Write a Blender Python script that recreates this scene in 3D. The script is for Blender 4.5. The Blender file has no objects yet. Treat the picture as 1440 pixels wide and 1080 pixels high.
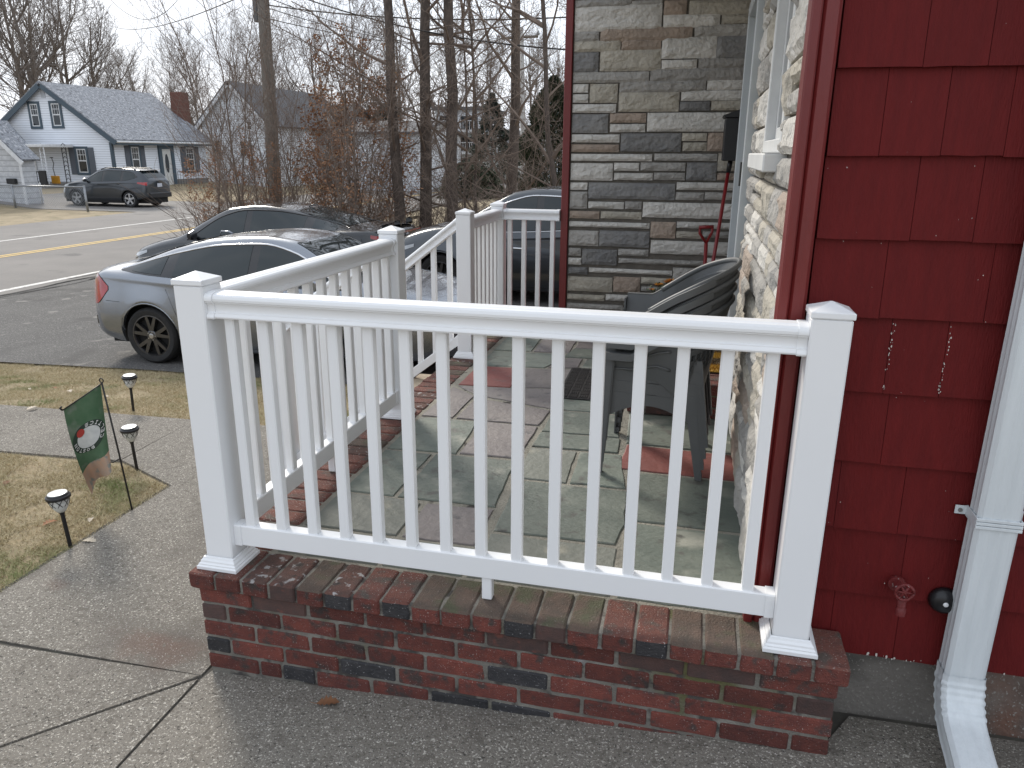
import bpy, bmesh, math, random
from mathutils import Vector, Matrix, noise
R = math.radians
random.seed(7)
sc = bpy.context.scene
col = sc.collection

# ---------------------------------------------------------------- camera
cam_d = bpy.data.cameras.new('camera'); cam = bpy.data.objects.new('camera', cam_d); col.objects.link(cam)
CAM = Vector((1.6128, -1.9696, 1.3874)); YAW, PITCH, ROLL = -0.2341, 0.298, 0.0069
def cam_axes():
    cy, sy = math.cos(YAW), math.sin(YAW)
    f = Vector((sy*math.cos(PITCH), cy*math.cos(PITCH), -math.sin(PITCH)))
    r = Vector((cy, -sy, 0)); u = r.cross(f)
    return r*math.cos(ROLL)+u*math.sin(ROLL), u*math.cos(ROLL)-r*math.sin(ROLL), f
cr, cu, cf = cam_axes()
cam.matrix_world = Matrix(((cr.x, cu.x, -cf.x, CAM.x), (cr.y, cu.y, -cf.y, CAM.y), (cr.z, cu.z, -cf.z, CAM.z), (0, 0, 0, 1)))
FPX = 1062.22
cam_d.sensor_width = 36; cam_d.lens = 36*FPX/1440; cam_d.clip_start = .05; cam_d.clip_end = 3000
sc.camera = cam
# photo pixel (1440x1080) -> point where its ray meets a known plane
def ray(u, v): return cf + cr*((u-720)/FPX) - cu*((v-540)/FPX)
def on_y(u, v, y): d = ray(u, v); return CAM + d*((y-CAM.y)/d.y)
def on_x(u, v, x): d = ray(u, v); return CAM + d*((x-CAM.x)/d.x)
def on_z(u, v, z): d = ray(u, v); return CAM + d*((z-CAM.z)/d.z)
def at_d(u, v, D): return CAM + ray(u, v)*D

# ---------------------------------------------------------------- sky and sun
SUN_DIR = Vector((-.68, .73, 0)).normalized()          # horizontal direction towards the sun
SUN_EL = R(34)
w = bpy.data.worlds.new('World'); sc.world = w; w.use_nodes = True
nt = w.node_tree; nt.nodes.clear()
def N(t, nt=nt, **k):
    n = nt.nodes.new(t)
    for a, b in k.items(): setattr(n, a, b)
    return n
out = N('ShaderNodeOutputWorld'); bg = N('ShaderNodeBackground'); sky = N('ShaderNodeTexSky')
sky.sky_type = 'NISHITA'; sky.sun_disc = False; sky.sun_elevation = SUN_EL
sky.sun_rotation = math.atan2(SUN_DIR.x, SUN_DIR.y); sky.dust_density = 3; sky.air_density = 1.2
tc = N('ShaderNodeTexCoord'); mp = N('ShaderNodeMapping'); mp.inputs['Scale'].default_value = (1.2, 1.2, 4.5)
nz = N('ShaderNodeTexNoise'); nz.inputs['Scale'].default_value = 2.2; nz.inputs['Detail'].default_value = 5; nz.inputs['Roughness'].default_value = .55
cr_ = N('ShaderNodeValToRGB'); e = cr_.color_ramp.elements
e[0].position = .30; e[0].color = (7.3, 8.2, 9.6, 1); e[1].position = .62; e[1].color = (10.6, 11.2, 12.2, 1)
mx = N('ShaderNodeMix', data_type='RGBA'); mx.inputs[0].default_value = .90
L = nt.links.new
L(tc.outputs['Generated'], mp.inputs['Vector']); L(mp.outputs[0], nz.inputs['Vector']); L(nz.outputs['Fac'], cr_.inputs[0])
L(sky.outputs[0], mx.inputs[6]); L(cr_.outputs[0], mx.inputs[7]); L(mx.outputs[2], bg.inputs[0]); L(bg.outputs[0], out.inputs[0])
bg.inputs['Strength'].default_value = .100
sd = bpy.data.lights.new('sun', 'SUN'); sun = bpy.data.objects.new('sun', sd); col.objects.link(sun)
sd.energy = 2.6; sd.angle = R(14); sd.color = (1, .93, .83)
dv = Vector((SUN_DIR.x*math.cos(SUN_EL), SUN_DIR.y*math.cos(SUN_EL), math.sin(SUN_EL)))
sun.rotation_euler = dv.to_track_quat('Z', 'Y').to_euler(); sun.location = (-20, 20, 25)
sc.view_settings.view_transform = 'Standard'; sc.view_settings.look = 'None'; sc.view_settings.gamma = 1
sc.view_settings.exposure = 0.24

# ---------------------------------------------------------------- materials
MATS = {}
def mat(name, c1, c2=None, sc1=6, rough=.6, bump=0, bsc=60, metal=0, coat=0, rnd=0, detail=6, stretch=(1, 1, 1), lo=.35, hi=.65, spots=None, spec=.5, lines=None, bdist=.01):
    """procedural surface: two colours mixed by world-space noise, a per-object value shift, fine bump;
    spots = (colour, scale, threshold, softness) adds a second speckle; lines = (axis, period, depth) adds board laps"""
    if name in MATS: return MATS[name]
    m = bpy.data.materials.new(name); MATS[name] = m; m.use_nodes = True
    t = m.node_tree; b = t.nodes['Principled BSDF']; l = t.links.new
    def n(k, **kw): return N(k, t, **kw)
    geo = n('ShaderNodeNewGeometry'); mpn = n('ShaderNodeMapping'); mpn.inputs['Scale'].default_value = stretch
    l(geo.outputs['Position'], mpn.inputs['Vector'])
    c2 = c2 or tuple(min(1, x*.82) for x in c1)
    nn = n('ShaderNodeTexNoise'); nn.inputs['Scale'].default_value = sc1; nn.inputs['Detail'].default_value = detail; nn.inputs['Roughness'].default_value = .6
    l(mpn.outputs[0], nn.inputs['Vector'])
    r = n('ShaderNodeValToRGB'); r.color_ramp.elements[0].position = lo; r.color_ramp.elements[1].position = hi
    r.color_ramp.elements[0].color = (*c1, 1); r.color_ramp.elements[1].color = (*c2, 1)
    l(nn.outputs['Fac'], r.inputs[0]); cur = r.outputs[0]
    for sp in (spots or []):
        vo = n('ShaderNodeTexNoise'); vo.inputs['Scale'].default_value = sp[1]; vo.inputs['Detail'].default_value = 3
        l(geo.outputs['Position'], vo.inputs['Vector'])
        rr = n('ShaderNodeMapRange'); rr.inputs[1].default_value = sp[2]; rr.inputs[2].default_value = sp[2]+sp[3]
        l(vo.outputs['Fac'], rr.inputs[0])
        mm = n('ShaderNodeMix', data_type='RGBA'); mm.inputs[7].default_value = (*sp[0], 1)
        l(rr.outputs[0], mm.inputs[0]); l(cur, mm.inputs[6]); cur = mm.outputs[2]
    if rnd:
        oi = n('ShaderNodeObjectInfo'); mr = n('ShaderNodeMapRange'); mr.inputs[3].default_value = 1-rnd; mr.inputs[4].default_value = 1+rnd
        l(oi.outputs['Random'], mr.inputs[0])
        hs = n('ShaderNodeHueSaturation'); l(mr.outputs[0], hs.inputs['Value']); l(cur, hs.inputs['Color']); cur = hs.outputs[0]
    hgt = None
    if lines:
        sx = n('ShaderNodeSeparateXYZ'); l(geo.outputs['Position'], sx.inputs[0])
        d = n('ShaderNodeMath', operation='DIVIDE'); d.inputs[1].default_value = lines[1]; l(sx.outputs['XYZ'.index(lines[0])], d.inputs[0])
        fr = n('ShaderNodeMath', operation='FRACT'); l(d.outputs[0], fr.inputs[0])
        hgt = fr.outputs[0]
        bp = n('ShaderNodeBump'); bp.inputs['Strength'].default_value = lines[2]; bp.inputs['Distance'].default_value = lines[1]*.4
        inv = n('ShaderNodeMath', operation='SUBTRACT'); inv.inputs[0].default_value = 1; l(hgt, inv.inputs[1])
        l(inv.outputs[0], bp.inputs['Height']); l(bp.outputs[0], b.inputs['Normal'])
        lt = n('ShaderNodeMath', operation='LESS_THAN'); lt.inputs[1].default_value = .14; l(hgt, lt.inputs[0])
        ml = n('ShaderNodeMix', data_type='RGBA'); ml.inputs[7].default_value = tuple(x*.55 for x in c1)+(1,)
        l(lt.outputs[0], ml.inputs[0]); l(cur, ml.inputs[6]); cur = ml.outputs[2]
    l(cur, b.inputs['Base Color'])
    b.inputs['Roughness'].default_value = rough; b.inputs['Metallic'].default_value = metal
    b.inputs['Coat Weight'].default_value = coat; b.inputs['Coat Roughness'].default_value = .04
    b.inputs['Specular IOR Level'].default_value = spec
    if bump:
        bn = n('ShaderNodeTexNoise'); bn.inputs['Scale'].default_value = bsc; bn.inputs['Detail'].default_value = 5
        l(mpn.outputs[0], bn.inputs['Vector'])
        bp = n('ShaderNodeBump'); bp.inputs['Strength'].default_value = bump; bp.inputs['Distance'].default_value = bdist
        l(bn.outputs['Fac'], bp.inputs['Height']); l(bp.outputs[0], b.inputs['Normal'])
    return m

# ---------------------------------------------------------------- mesh building
class MB:
    def __init__(s): s.v = []; s.f = []
    def add(s, v, f):
        o = len(s.v); s.v += [tuple(p) for p in v]; s.f += [tuple(i+o for i in q) for q in f]; return s
    def box(s, x0, x1, y0, y1, z0, z1, b=0, jit=0):
        x0, x1 = min(x0, x1), max(x0, x1); y0, y1 = min(y0, y1), max(y0, y1); z0, z1 = min(z0, z1), max(z0, z1)
        if b <= 0:
            v = [(x, y, z) for x in (x0, x1) for y in (y0, y1) for z in (z0, z1)]
            return s.add(v, [(0, 1, 3, 2), (4, 6, 7, 5), (0, 4, 5, 1), (2, 3, 7, 6), (0, 2, 6, 4), (1, 5, 7, 3)])
        b = min(b, (x1-x0)*.45, (y1-y0)*.45, (z1-z0)*.45)
        v = []; X = ((x0, 1), (x1, -1)); Y = ((y0, 1), (y1, -1)); Z = ((z0, 1), (z1, -1))
        for x, sx in X:
            for y, sy in Y:
                for z, sz in Z:
                    j = lambda: random.uniform(-jit, jit)
                    jx, jy, jz = j(), j(), j()
                    v += [(x+jx, y+sy*b+jy, z+sz*b+jz), (x+sx*b+jx, y+jy, z+sz*b+jz), (x+sx*b+jx, y+sy*b+jy, z+jz)]
        k = lambda i, jj, m, a: (i*4+jj*2+m)*3+a
        f = []
        for i in (0, 1):
            f.append([k(i, 0, 0, 0), k(i, 0, 1, 0), k(i, 1, 1, 0), k(i, 1, 0, 0)][::1 if i == 0 else -1])
            f.append([k(0, i, 0, 1), k(1, i, 0, 1), k(1, i, 1, 1), k(0, i, 1, 1)][::1 if i == 0 else -1])
            f.append([k(0, 0, i, 2), k(0, 1, i, 2), k(1, 1, i, 2), k(1, 0, i, 2)][::1 if i == 0 else -1])
        for i in (0, 1):
            for jj in (0, 1):
                f.append((k(i, jj, 0, 0), k(i, jj, 0, 1), k(i, jj, 1, 1), k(i, jj, 1, 0)))
                f.append((k(i, 0, jj, 0), k(i, 1, jj, 0), k(i, 1, jj, 2), k(i, 0, jj, 2)))
                f.append((k(0, i, jj, 1), k(1, i, jj, 1), k(1, i, jj, 2), k(0, i, jj, 2)))
                for m in (0, 1): f.append((k(i, jj, m, 0), k(i, jj, m, 1), k(i, jj, m, 2)))
        return s.add(v, f)
    def tube(s, path, rad, n=8, cap=True, flat=1.0, up=None):
        path = [Vector(p) for p in path]; m = len(path)
        if not isinstance(rad, (list, tuple)): rad = [rad]*m
        v = []; prev = None
        for i, p in enumerate(path):
            t = (path[min(i+1, m-1)]-path[max(i-1, 0)]).normalized()
            if prev is None:
                a = Vector(up) if up else (Vector((0, 0, 1)) if abs(t.z) < .9 else Vector((1, 0, 0)))
            else: a = prev
            a = (a-t*a.dot(t))
            if a.length < 1e-6: a = t.orthogonal()
            a.normalize(); prev = a; c = t.cross(a)
            for q in range(n):
                an = 2*math.pi*q/n
                v.append(p+(a*math.cos(an)+c*math.sin(an)*flat)*rad[i])
        f = [(i*n+q, i*n+(q+1) % n, (i+1)*n+(q+1) % n, (i+1)*n+q) for i in range(m-1) for q in range(n)]
        if cap: f += [tuple(range(n-1, -1, -1)), tuple((m-1)*n+q for q in range(n))]
        return s.add(v, f)
    def lathe(s, prof, n=16, c=(0, 0, 0), axis='z', sx=1):
        v = []
        for r, z in prof:
            for q in range(n):
                a = 2*math.pi*q/n; x, y = r*math.cos(a), r*math.sin(a)
                p = {'z': (x, y, z), 'y': (x, z, y), 'x': (z, x, y)}[axis]
                v.append((p[0]+c[0], p[1]+c[1], p[2]+c[2]))
        m = len(prof)
        f = [(i*n+q, i*n+(q+1) % n, (i+1)*n+(q+1) % n, (i+1)*n+q) for i in range(m-1) for q in range(n)]
        f += [tuple(range(n-1, -1, -1)), tuple((m-1)*n+q for q in range(n))]
        return s.add(v, f)
    def prism(s, poly, z0, z1, fn=None):
        """closed polygon (x,y) extruded in z; fn maps each (a,b,c) to world"""
        n = len(poly); fn = fn or (lambda a, b, c: (a, b, c))
        v = [fn(a, b, z0) for a, b in poly]+[fn(a, b, z1) for a, b in poly]
        f = [tuple(range(n-1, -1, -1)), tuple(range(n, 2*n))]+[(i, (i+1) % n, n+(i+1) % n, n+i) for i in range(n)]
        return s.add(v, f)
    def grid(s, fn, nu, nv):
        v = [fn(i/nu, j/nv) for i in range(nu+1) for j in range(nv+1)]
        return s.add(v, [(i*(nv+1)+j, (i+1)*(nv+1)+j, (i+1)*(nv+1)+j+1, i*(nv+1)+j+1) for i in range(nu) for j in range(nv)])
    def mesh(s, name, m=None, smooth=False, fix=True):
        me = bpy.data.meshes.new(name); me.from_pydata(s.v, [], s.f)
        if fix:
            b = bmesh.new(); b.from_mesh(me); bmesh.ops.recalc_face_normals(b, faces=b.faces); b.to_mesh(me); b.free()
        if m: me.materials.append(m)
        if smooth is True: me.polygons.foreach_set('use_smooth', [True]*len(me.polygons))
        elif smooth:
            me.polygons.foreach_set('use_smooth', [True]*len(me.polygons)); me.set_sharp_from_angle(angle=R(smooth))
        me.update(); return me
    def build(s, name, m, parent=None, smooth=False, loc=None, fix=True):
        return link(name, s.mesh(name, m, smooth, fix), parent, loc)
def link(name, me, parent=None, loc=None, rot=None):
    o = bpy.data.objects.new(name, me); col.objects.link(o)
    if parent is not None: o.parent = parent
    if loc is not None: o.location = loc
    if rot is not None: o.rotation_euler = rot
    return o
def tag(o, label=None, cat=None, group=None, kind=None):
    for k, v in (('label', label), ('category', cat), ('group', group), ('kind', kind)):
        if v: o[k] = v
    return o
def thing(name, label, cat, loc=(0, 0, 0), rz=0, group=None):
    o = bpy.data.objects.new(name, None); col.objects.link(o); o.location = loc; o.rotation_euler = (0, 0, rz)
    o.empty_display_size = .1
    return tag(o, label, cat, group)
KIDS = {}
def copy_tree(o, parent=None):
    c = o.copy(); col.objects.link(c); c.parent = parent
    for ch in list(o.children):
        if ch is not c: copy_tree(ch, c)
    return c
def frange(a, b, n): return [a+(b-a)*i/(n-1) for i in range(n)]
def interp(tab, x):
    if x <= tab[0][0]: return tab[0][1]
    for (a, b), (c, d) in zip(tab, tab[1:]):
        if x <= c: return b+(d-b)*(x-a)/(c-a)
    return tab[-1][1]
def crom(tab, x):
    """smooth (Catmull-Rom) interpolation of a table of (x, value)"""
    n = len(tab)
    if x <= tab[0][0]: return tab[0][1]
    if x >= tab[-1][0]: return tab[-1][1]
    for i in range(n-1):
        if x <= tab[i+1][0]: break
    x0, y0 = tab[i]; x1, y1 = tab[i+1]; h = x1-x0; t = (x-x0)/h
    def sl(k):
        if k == 0: return (tab[1][1]-tab[0][1])/(tab[1][0]-tab[0][0])
        if k == n-1: return (tab[-1][1]-tab[-2][1])/(tab[-1][0]-tab[-2][0])
        a = (tab[k][1]-tab[k-1][1])/(tab[k][0]-tab[k-1][0]); b = (tab[k+1][1]-tab[k][1])/(tab[k+1][0]-tab[k][0])
        if a*b <= 0: return 0
        return 2*a*b/(a+b)
    m0, m1 = sl(i)*h, sl(i+1)*h
    return (2*t**3-3*t*t+1)*y0+(t**3-2*t*t+t)*m0+(-2*t**3+3*t*t)*y1+(t**3-t*t)*m1
def fbm(p, o=4): return noise.fractal(Vector(p), 1.0, 2.0, o)
# ---------------------------------------------------------------- terrain
GA = [(-2000, -.5), (-60, -.5), (-29, -.65), (-25, -1.0), (-17, -1.03), (-10, -1.0), (-5.5, -.62), (-3.5, -.47), (-1.2, -.44), (0, -.428), (2.2, -.325), (4, -.3), (2000, -.3)]
GB = [(-2000, -.5), (-60, -.5), (-29, -.65), (-25, -1.0), (-17, -1.03), (-10, -1.0), (-4, -.84), (0, -.80), (4, -.78), (2000, -.78)]
def g(x, y):
    t = min(1, max(0, (y-2.4)/2.1)); z = interp(GA, x)*(1-t)+interp(GB, x)*t
    t2 = min(1, max(0, (y-11)/6)); 
    if x > -10: z = z*(1-t2)+(-.95)*t2
    def ss(a, b, v): q = min(1, max(0, (v-a)/(b-a))); return q*q*(3-2*q)
    z += .14*ss(6.8, 8.2, y)*(1-ss(11, 13, y))*ss(-4.5, -2.5, x)
    return z
def lines_for(a, b, fine, far):
    s = set(round(v, 3) for v in far if a <= v <= b); k = fine[0]
    while k <= fine[1]+1e-6: s.add(round(k, 3)); k += fine[2]
    s |= {a, b}; return sorted(v for v in s if a <= v <= b)
def sheet(name, xs, ys, dz, m, keep=None, uneven=0):
    v = [(x, y, g(x, y)+dz+(uneven*fbm((x*1.3, y*1.3, 0)) if uneven else 0)) for x in xs for y in ys]; ny = len(ys)
    f = [(i*ny+j, (i+1)*ny+j, (i+1)*ny+j+1, i*ny+j+1) for i in range(len(xs)-1) for j in range(ny-1)
         if keep is None or keep((xs[i]+xs[i+1])/2, (ys[j]+ys[j+1])/2)]
    return tag(MB().add(v, f).build(name, m, fix=False), kind='structure')
m_earth = mat('dry lawn soil', (.33, .26, .165), (.21, .17, .10), 1.6, .95, .5, 25, spots=[((.30, .235, .14), 9, .55, .12), ((.12, .12, .05), 3, .6, .1)])
m_asph = mat('old asphalt', (.095, .092, .088), (.07, .068, .066), .8, .9, .5, 160, spots=[((.24, .23, .215), 60, .58, .08), ((.045, .045, .045), 40, .58, .1), ((.06, .058, .056), 1.3, .56, .12), ((.19, .18, .165), 3.1, .62, .1)])
m_road = mat('road asphalt', (.21, .195, .18), (.165, .155, .145), .5, .9, .4, 120, spots=[((.11, .105, .10), .9, .64, .1), ((.3, .28, .26), 120, .62, .08)])
m_lwhite = mat('worn white road paint', (.72, .71, .68), (.5, .48, .45), 9, .8, spots=[((.25, .24, .22), 14, .62, .05)])
m_lyell = mat('worn yellow road paint', (.62, .42, .13), (.5, .35, .12), 8, .8, spots=[((.25, .22, .17), 16, .6, .06)])
far = [-1500, -800, -400, -200, -100, -60, -45, -35, -29, -27, -25, -22, -19, -17, -14, -10, -8, -6, 6, 8, 12, 20, 40, 100, 300, 800]
XS = lines_for(-1500, 800, (-6, 4, .25), far)
YS = lines_for(-300, 1800, (-3, 6, .25), [-300, -100, -40, -15, -8, -5, 8, 11, 12.5, 14, 17, 20, 26, 35, 50, 80, 140, 300, 700, 1800])
sheet('ground', XS, YS, -.008, m_earth)
dx = frange(-10.3, 3.4, 56); sheet('driveway', dx, frange(4.56, 11.6, 29), .012, m_asph, uneven=.004)
sheet('road', frange(-16.95, -9.7, 12), lines_for(-80, 170, (-4, 30, 1), range(-80, 171, 10)), .016, m_road)
sheet('road_apron', frange(-20.2, -16.96, 5), frange(-30, 60, 46), .012, m_road)
sheet('neighbour_driveway', frange(-28.6, -20.2, 18), frange(24.6, 30.8, 8), .012, m_road)
def stripe(name, m, x0, x1, ys):
    mb = MB()
    for a, b in zip(ys, ys[1:]):
        o = random.uniform(-.006, .006)
        mb.add([(x0+o, a, g(x0, a)+.021), (x1+o, a, g(x1, a)+.021), (x1+o, b, g(x1, b)+.021), (x0+o, b, g(x0, b)+.021)], [(0, 1, 2, 3)])
    tag(mb.build(name, m, fix=False), kind='structure')
ys = frange(-40, 120, 81)
stripe('road_edge_line', m_lwhite, -10.13, -9.98, ys); stripe('road_edge_line', m_lwhite, -16.72, -16.58, ys)
stripe('road_centre_line', m_lyell, -14.13, -14.0, ys); stripe('road_centre_line', m_lyell, -13.9, -13.77, ys)
# asphalt crack seams along the road edge
mb = MB()
for k in range(3):
    x = -9.45-.25*k; p = [(x+.25*fbm((k, yy*.4, 0)), yy, g(x, yy)+.0225) for yy in frange(2+4*k, 13+3*k, 30)]
    for a, b in zip(p, p[1:]):
        wd = .012+.02*random.random(); mb.add([(a[0]-wd, a[1], a[2]), (a[0]+wd, a[1], a[2]), (b[0]+wd, b[1], b[2]), (b[0]-wd, b[1], b[2])], [(0, 1, 2, 3)])
tag(mb.build('asphalt_crack', mat('crack tar', (.03, .03, .03), rough=.95), fix=False), kind='structure')

# ---------------------------------------------------------------- concrete walk: each slab is a piece of its own
m_conc = mat('exposed aggregate concrete', (.205, .186, .158), (.168, .152, .128), 1.4, .92, .7, 130, lo=.3, hi=.7,
             spots=[((.50, .47, .41), 125, .59, .06), ((.06, .053, .045), 105, .58, .08), ((.115, .10, .086), 1.9, .54, .2), ((.15, .085, .06), 1.15, .66, .12), ((.135, .12, .10), 34, .55, .12), ((.5, .48, .44), 210, .64, .04)])
m_joint = mat('dark joint soil', (.05, .045, .04), (.08, .075, .06), 12, .95)
walk = tag(thing('walkway', 'speckled concrete walk wrapping the brick porch', 'walkway'), kind='structure')
for k in ('label', 'category'): del walk[k]
def slab(poly, name='slab', m=None, gap=.006):
    """polygon slab following the terrain, with eased edges and a slightly rough top"""
    n = len(poly); cx = sum(p[0] for p in poly)/n; cy = sum(p[1] for p in poly)/n
    bm = bmesh.new(); 
    vs = [bm.verts.new((p[0], p[1], 0)) for p in poly]; fa = bm.faces.new(vs)
    if fa.normal.z < 0: fa.normal_flip()
    bmesh.ops.inset_region(bm, faces=[fa], thickness=gap, depth=0, use_even_offset=True)
    inner = [f for f in bm.faces if f is fa or f == fa]
    for f in list(bm.faces):
        if f is not fa: bm.faces.remove(f)
    for v in [v for v in bm.verts if not v.link_faces]: bm.verts.remove(v)
    top = bm.faces[:]
    bmesh.ops.inset_region(bm, faces=top, thickness=.008, depth=0, use_even_offset=True)
    outer = [v for v in bm.verts if v.is_boundary]
    off = random.uniform(-.002, .002)
    bmesh.ops.triangulate(bm, faces=top); 
    for q in range(3):
        bmesh.ops.subdivide_edges(bm, edges=[e for e in bm.edges if e.calc_length() > .5], cuts=1)
        bmesh.ops.triangulate(bm, faces=[f for f in bm.faces if len(f.verts) > 4])
    bset = set(v for v in bm.verts if v.is_boundary)
    for v in bm.verts: v.co.z = g(v.co.x, v.co.y)+.014+off-(.007 if v in bset else 0)
    be = [e for e in bm.edges if e.is_boundary]
    r = bmesh.ops.extrude_edge_only(bm, edges=be)
    for v in [x for x in r['geom'] if isinstance(x, bmesh.types.BMVert)]: v.co.z -= .05
    me = bpy.data.meshes.new(name); bm.to_mesh(me); bm.free(); me.materials.append(m or m_conc)
    return link(name, me, walk)
A1 = Vector((-.47, -.394)).normalized(); A2 = Vector((-.42, -.455)).normalized()
slab([(-1.17, 0), (-.001, 0), (-.001, 1.40), (-1.17, 1.40)])
slab([(-1.17, 1.40), (.0, 1.40), (.0, 2.42), (-1.74, 2.42), (-1.72, 1.66)])
for k in range(6): slab([(-1.73-1.09*(k+1), 1.61), (-1.73-1.09*k, 1.61 if k else 1.655), (-1.74-1.09*k, 2.42-.02*k), (-1.74-1.09*(k+1), 2.40-.02*k)])
far_ = 2.6
P1 = (A1.x*far_, A1.y*far_); P2 = (A2.x*far_, A2.y*far_); P3 = (.05, -far_)
slab([(-.004, -.004), (-1.17, -.03), (-2.3, -.03), (-2.3, P1[1]), P1])
slab([(-.01, -.012), P1, P2]); slab([(.0, -.02), P2, (-1.6, -2.7), P3])
slab([(.03, .06), (.012, -.012), P3, (1.2, -2.7), (1.2, .06)]); slab([(1.2, .06), (1.2, -2.7), (4.2, -2.7), (4.2, .21), (2.2, .21), (2.1, .06)])
jb = MB(); jb.add([(x, y, g(x, y)+.001) for x in frange(-2.4, 4.2, 23) for y in frange(-2.7, 2.4, 18)], [(i*18+j, (i+1)*18+j, (i+1)*18+j+1, i*18+j+1) for i in range(22) for j in range(17)
    if not ((-2.4+.3*(i+.5)) < -1.2 and .0 < (-2.7+.3*(j+.5)) < 1.65)])
jb.build('joint_soil', m_joint, walk, fix=False)

# ---------------------------------------------------------------- winter grass
m_gr1 = mat('straw grass blade', (.64, .54, .35), (.30, .25, .135), 70, .85, rnd=0, spots=[((.20, .23, .085), 2.0, .54, .16)])
def lawn(name, inside, x0, x1, y0, y1, n, label):
    mb = MB(); rn = random.Random(3)
    k = 0
    while k < n:
        x = rn.uniform(x0, x1); y = rn.uniform(y0, y1)
        if not inside(x, y): continue
        k += 1
        if fbm((x*2.2, y*2.2, 4)) < -.28 and rn.random() < .7: continue
        h = rn.uniform(.008, .026); a = rn.uniform(0, 6.283); wd = rn.uniform(.0012, .0028); ln = rn.uniform(.3, 1.6)*h*1.3
        z = g(x, y)-.006+.010*max(0, fbm((x*3, y*3, 1))); ca, sa = math.cos(a), math.sin(a); b = rn.uniform(0, 6.283)
        mb.v += [(x-sa*wd, y+ca*wd, z), (x+sa*wd, y-ca*wd, z), (x+math.cos(b)*ln, y+math.sin(b)*ln, z+h)]
        q = len(mb.v); mb.f.append((q-3, q-2, q-1))
    return tag(mb.build(name, m_gr1, fix=False), label, 'grass', kind='stuff')
inA = lambda x, y: (x < -1.165 and y < 1.6 and not (x > -1.75 and y > 1.38+(-1.17-x)*.5)) and y > -.03 or (x < -2.35 and y <= 0)
lawn('grass', inA, -3.4, -1.16, -.4, 1.62, 90000, 'short dormant lawn between the concrete walks')
lawn('grass', lambda x, y: True, -6.8, -.1, 2.43, 4.6, 170000, 'straw-coloured lawn strip between walk and driveway')
# ---------------------------------------------------------------- brick porch
BR = dict(
 red=mat('red brick', (.165, .045, .032), (.105, .032, .026), 26, .9, .8, 190, rnd=.3, spots=[((.055, .04, .036), 22, .54, .14), ((.36, .30, .27), 240, .66, .04)]),
 dark=mat('dark burnt brick', (.065, .042, .038), (.095, .052, .044), 26, .85, .6, 190, rnd=.2, spots=[((.16, .06, .045), 20, .62, .1)]),
 black=mat('black clinker brick', (.022, .022, .025), (.04, .038, .04), 30, .7, .6, 160, rnd=.2, spots=[((.3, .3, .3), 160, .66, .05)]))
CP = dict(
 r=mat('worn red cap brick', (.18, .066, .047), (.12, .05, .04), 18, .9, .8, 150, rnd=.15, spots=[((.09, .07, .058), 13, .52, .14), ((.42, .39, .36), 190, .64, .05)]),
 g=mat('grey green weathered cap brick', (.125, .085, .065), (.085, .066, .052), 16, .92, .8, 150, rnd=.15, spots=[((.085, .085, .05), 9, .52, .14), ((.3, .27, .24), 210, .67, .05)]),
 l=mat('lichened cap brick', (.13, .062, .048), (.085, .052, .043), 20, .92, .9, 150, rnd=.15, spots=[((.36, .34, .33), 34, .58, .07), ((.05, .04, .036), 24, .60, .1)]))
m_mort = mat('grey mortar', (.25, .235, .205), (.15, .14, .12), 11, .95, .8, 140, spots=[((.11, .105, .045), 3.2, .58, .10), ((.07, .064, .058), 14, .54, .1), ((.33, .33, .33), 4, .68, .05)])
porch = thing('brick_porch', 'red brick porch platform with brick coping and flagstone floor', 'porch')
BRV = {}
def worn_box(name, sx, sy, sz, b, m_, side_m=None):
    bm = bmesh.new(); bmesh.ops.create_cube(bm, size=1)
    for v in bm.verts: v.co = Vector((v.co.x*sx, v.co.y*sy, v.co.z*sz))
    bmesh.ops.bevel(bm, geom=bm.edges[:], offset=b, segments=1, affect='EDGES')
    bmesh.ops.subdivide_edges(bm, edges=[e for e in bm.edges if e.calc_length() > .05], cuts=2, use_grid_fill=True)
    s = Vector((random.uniform(0, 90), random.uniform(0, 90), 0))
    for v in bm.verts:
        n = noise.noise_vector(v.co*28+s); c = max(0, noise.noise(v.co*16+s*1.7)-.25)
        edge = sum(1 for a, h in zip(v.co, (sx/2, sy/2, sz/2)) if abs(a) > h-b*1.1)
        v.co += n*.0016-v.co.normalized()*(c*.010 if edge >= 2 else 0)
    bmesh.ops.triangulate(bm, faces=bm.faces[:]); me = bpy.data.meshes.new(name)
    if side_m:                                            # the worn crust sits on the top, the sides keep the fired brick colour
        for f in bm.faces: f.normal_update(); f.material_index = 0 if f.normal.z > .45 else 1
    bm.to_mesh(me); bm.free(); me.materials.append(m_)
    if side_m: me.materials.append(side_m)
    return me
def brick(name, key, mats, x0, x1, y0, y1, z0, z1, b=.005):
    """brick piece; alike sizes share mesh data in four worn variants"""
    sx, sy, sz = round(x1-x0, 3), round(y1-y0, 3), round(z1-z0, 3); k = (sx, sy, sz, key, id(mats), random.randrange(6))
    if k not in BRV:
        BRV[k] = worn_box(name, sx, sy, sz, b, mats[key], BR[random.choice(['red', 'red', 'dark', 'red', 'black'])] if mats is CP else None)
    o = link(name, BRV[k], porch, ((x0+x1)/2+random.uniform(-.0015, .0015), (y0+y1)/2+random.uniform(-.002, .002), (z0+z1)/2+random.uniform(-.001, .001)))
    o.rotation_euler = (random.uniform(-.006, .006), random.uniform(-.006, .006), random.uniform(-.008, .008))
    return o
WX, YE = 2.11, 3.95           # right end of the front wall, far end of the porch
XL, YF = .022, .022           # brick face planes
CO = .068                      # course height
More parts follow.
